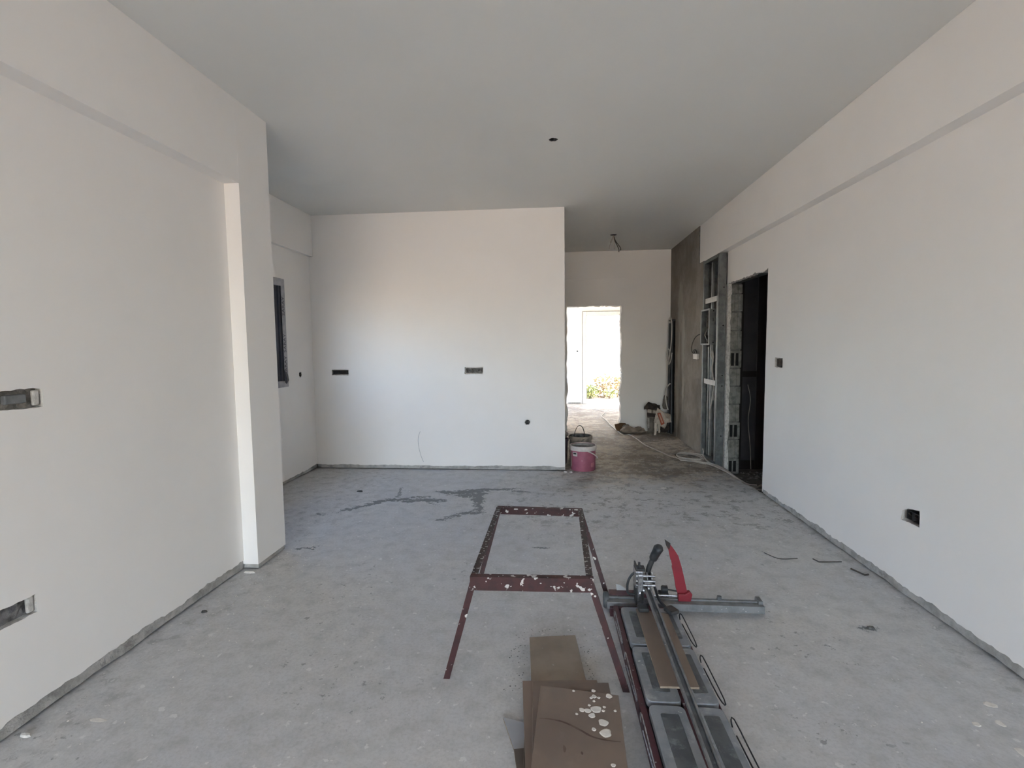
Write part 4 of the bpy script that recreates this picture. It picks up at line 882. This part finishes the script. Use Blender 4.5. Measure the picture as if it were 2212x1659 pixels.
chip(-1.955, 1.58, .022, .010, .010, SPLAT, 'white plaster chip against the left wall near the bottom of the view', seed=5)
chip(-1.76, 1.675, .04, .012, .0015, SPLAT, 'white plaster smear on the floor near the left wall', name='plaster_drop', seed=6)
chip(-1.900, 2.45, .022, .013, .008, CHIPD, 'black chip lying beside the left wall foot', seed=7)
chip(-1.935, 2.915, .045, .010, .012, SPLAT, 'pale plaster crumb line at the foot of the white pillar', seed=8)
chip(.105, 5.53, .022, .014, .012, SPLAT, 'white plaster crumb at the foot of the back wall corner', seed=9)
chip(.165, 5.525, .020, .012, .012, SPLAT, 'white plaster crumb just left of the pink bucket', seed=10)
chip(-.120, 2.98, .012, .012, .003, SPLAT, 'tiny round white drop on the floor inside the steel trestle', name='plaster_drop', seed=11)
chip(1.06, 4.95, .035, .018, .006, SPLAT, 'white plaster flake on the dirty floor of the corridor mouth', name='plaster_flake', seed=12)
tag(MB().tube([(1.674, 3.335, .006), (1.690, 3.292, .005), (1.835, 3.302, .005)], .0035, 6).build('wire_scrap', WIREB), 'longer bent dark wire scrap on the floor by the right wall', 'wire')
tag(MB().tube([(1.835, 3.20, .006), (1.868, 3.115, .006), (1.895, 3.125, .006)], .005, 6).build('wire_scrap', WIREB), 'shorter dark bent scrap right beside the right wall foot', 'wire')
cable('string_scrap', [(1.40, 3.42, .004), (1.46, 3.33, .004), (1.58, 3.34, .004)], .0025, WIREB, 'thin curved thread on the floor left of the bent wire', 'string')
def crumbs(name, m, label, regions, seed, zz=0.0):
    rnd = random.Random(seed); mb = MB()
    for x0, x1, y0, y1, n, s0, s1 in regions:
        for k in range(n):
            x, y = rnd.uniform(x0, x1), rnd.uniform(y0, y1); s_ = rnd.uniform(s0, s1); a = rnd.random()*6
            ring = [(x+s_*math.cos(a+q*PI/2)*rnd.uniform(.5, 1.2), y+s_*math.sin(a+q*PI/2)*rnd.uniform(.5, 1.2), zz) for q in range(4)]
            mb.add(ring+[(x, y, zz+s_*.6)], [(0, 1, 4), (1, 2, 4), (2, 3, 4), (3, 0, 4)])
    return tag(mb.build(name, m), label, 'crumbs', None, 'stuff')
crumbs('plaster_crumbs', SPLAT, 'tiny white plaster crumbs scattered over the floor', [(-1.9, -1.6, 2.6, 3.4, 70, .002, .007), (-1.95, -1.5, 1.5, 2.6, 50, .002, .006), (-.2, 1.8, 3.4, 5.6, 70, .003, .009), (-1.8, 1.8, 1.6, 3.4, 40, .002, .005), (.1, 1.8, 5.6, 7.5, 30, .004, .012)], 1, .0005)
crumbs('cutting_grit', DARKC, 'dark cutting grit around the stacked tiles', [(-.20, .18, 2.20, 2.42, 70, .0015, .004), (-.22, -.13, 1.95, 2.3, 40, .0015, .005), (.10, .17, 2.0, 2.28, 30, .0015, .004)], 2, .0005)
crumbs('rubble', BLOCK, 'small rubble pieces in the side doorway', [(2.1, 2.5, 5.6, 6.0, 40, .01, .03), (1.97, 2.1, 4.9, 5.8, 30, .006, .018)], 3, -.091)

# ------------------------------------------------------------------ plants outside
def leaves(mb, c, s, n, size, rnd):
    for k in range(n):
        d = Vector((rnd.gauss(0, 1), rnd.gauss(0, 1), rnd.gauss(0, 1))).normalized()*rnd.random()**.4
        p = Vector((c[0]+d.x*s[0], c[1]+d.y*s[1], c[2]+d.z*s[2])); l = size*rnd.uniform(.6, 1.4)
        a = Vector((rnd.uniform(-1, 1), rnd.uniform(-1, 1), rnd.uniform(-.6, .6))).normalized(); b = a.cross(Vector((rnd.random(), rnd.random(), rnd.random()))).normalized()*.35
        mb.add([p, p+a*l*.5+b*l, p+a*l, p+a*l*.5-b*l], [(0, 1, 2), (0, 2, 3)])
def shrub(label, x, y, w_, h, m, n, size, seed):
    rnd = random.Random(seed); t = thing('shrub', label, 'shrub', (x, y, -.02), 'shrubs in the courtyard bed')
    mb = MB()
    for k in range(6): mb.tube([(x+rnd.uniform(-.05, .05), y, -.02), (x+rnd.uniform(-w_, w_)*.5, y+rnd.uniform(-.1, .1), h*.5), (x+rnd.uniform(-w_, w_)*.9, y+rnd.uniform(-.2, .2), h*.9)], .008, 5, r1=.003)
    mb.build('stems', STEM, t)
    mb = MB(); leaves(mb, (x, y, h*.52), (w_, .25, h*.55), n, size, rnd); o = mb.build('foliage', m, t, smooth=False); o['kind'] = 'stuff'
shrub('low dense green shrub at the left of the outer doorway', .93, 13.5, .22, .34, LEAF, 900, .05, 1)
shrub('taller tan-leaved shrub in the middle of the outer doorway view', 1.28, 13.75, .28, .62, LEAFT, 420, .075, 2)
shrub('sparse tan shrub at the right of the outer doorway view', 1.72, 13.8, .24, .60, LEAFT, 320, .075, 3)
shrub('low green-tan shrub between the two taller shrubs', 1.45, 13.45, .22, .25, LEAF, 260, .05, 4)
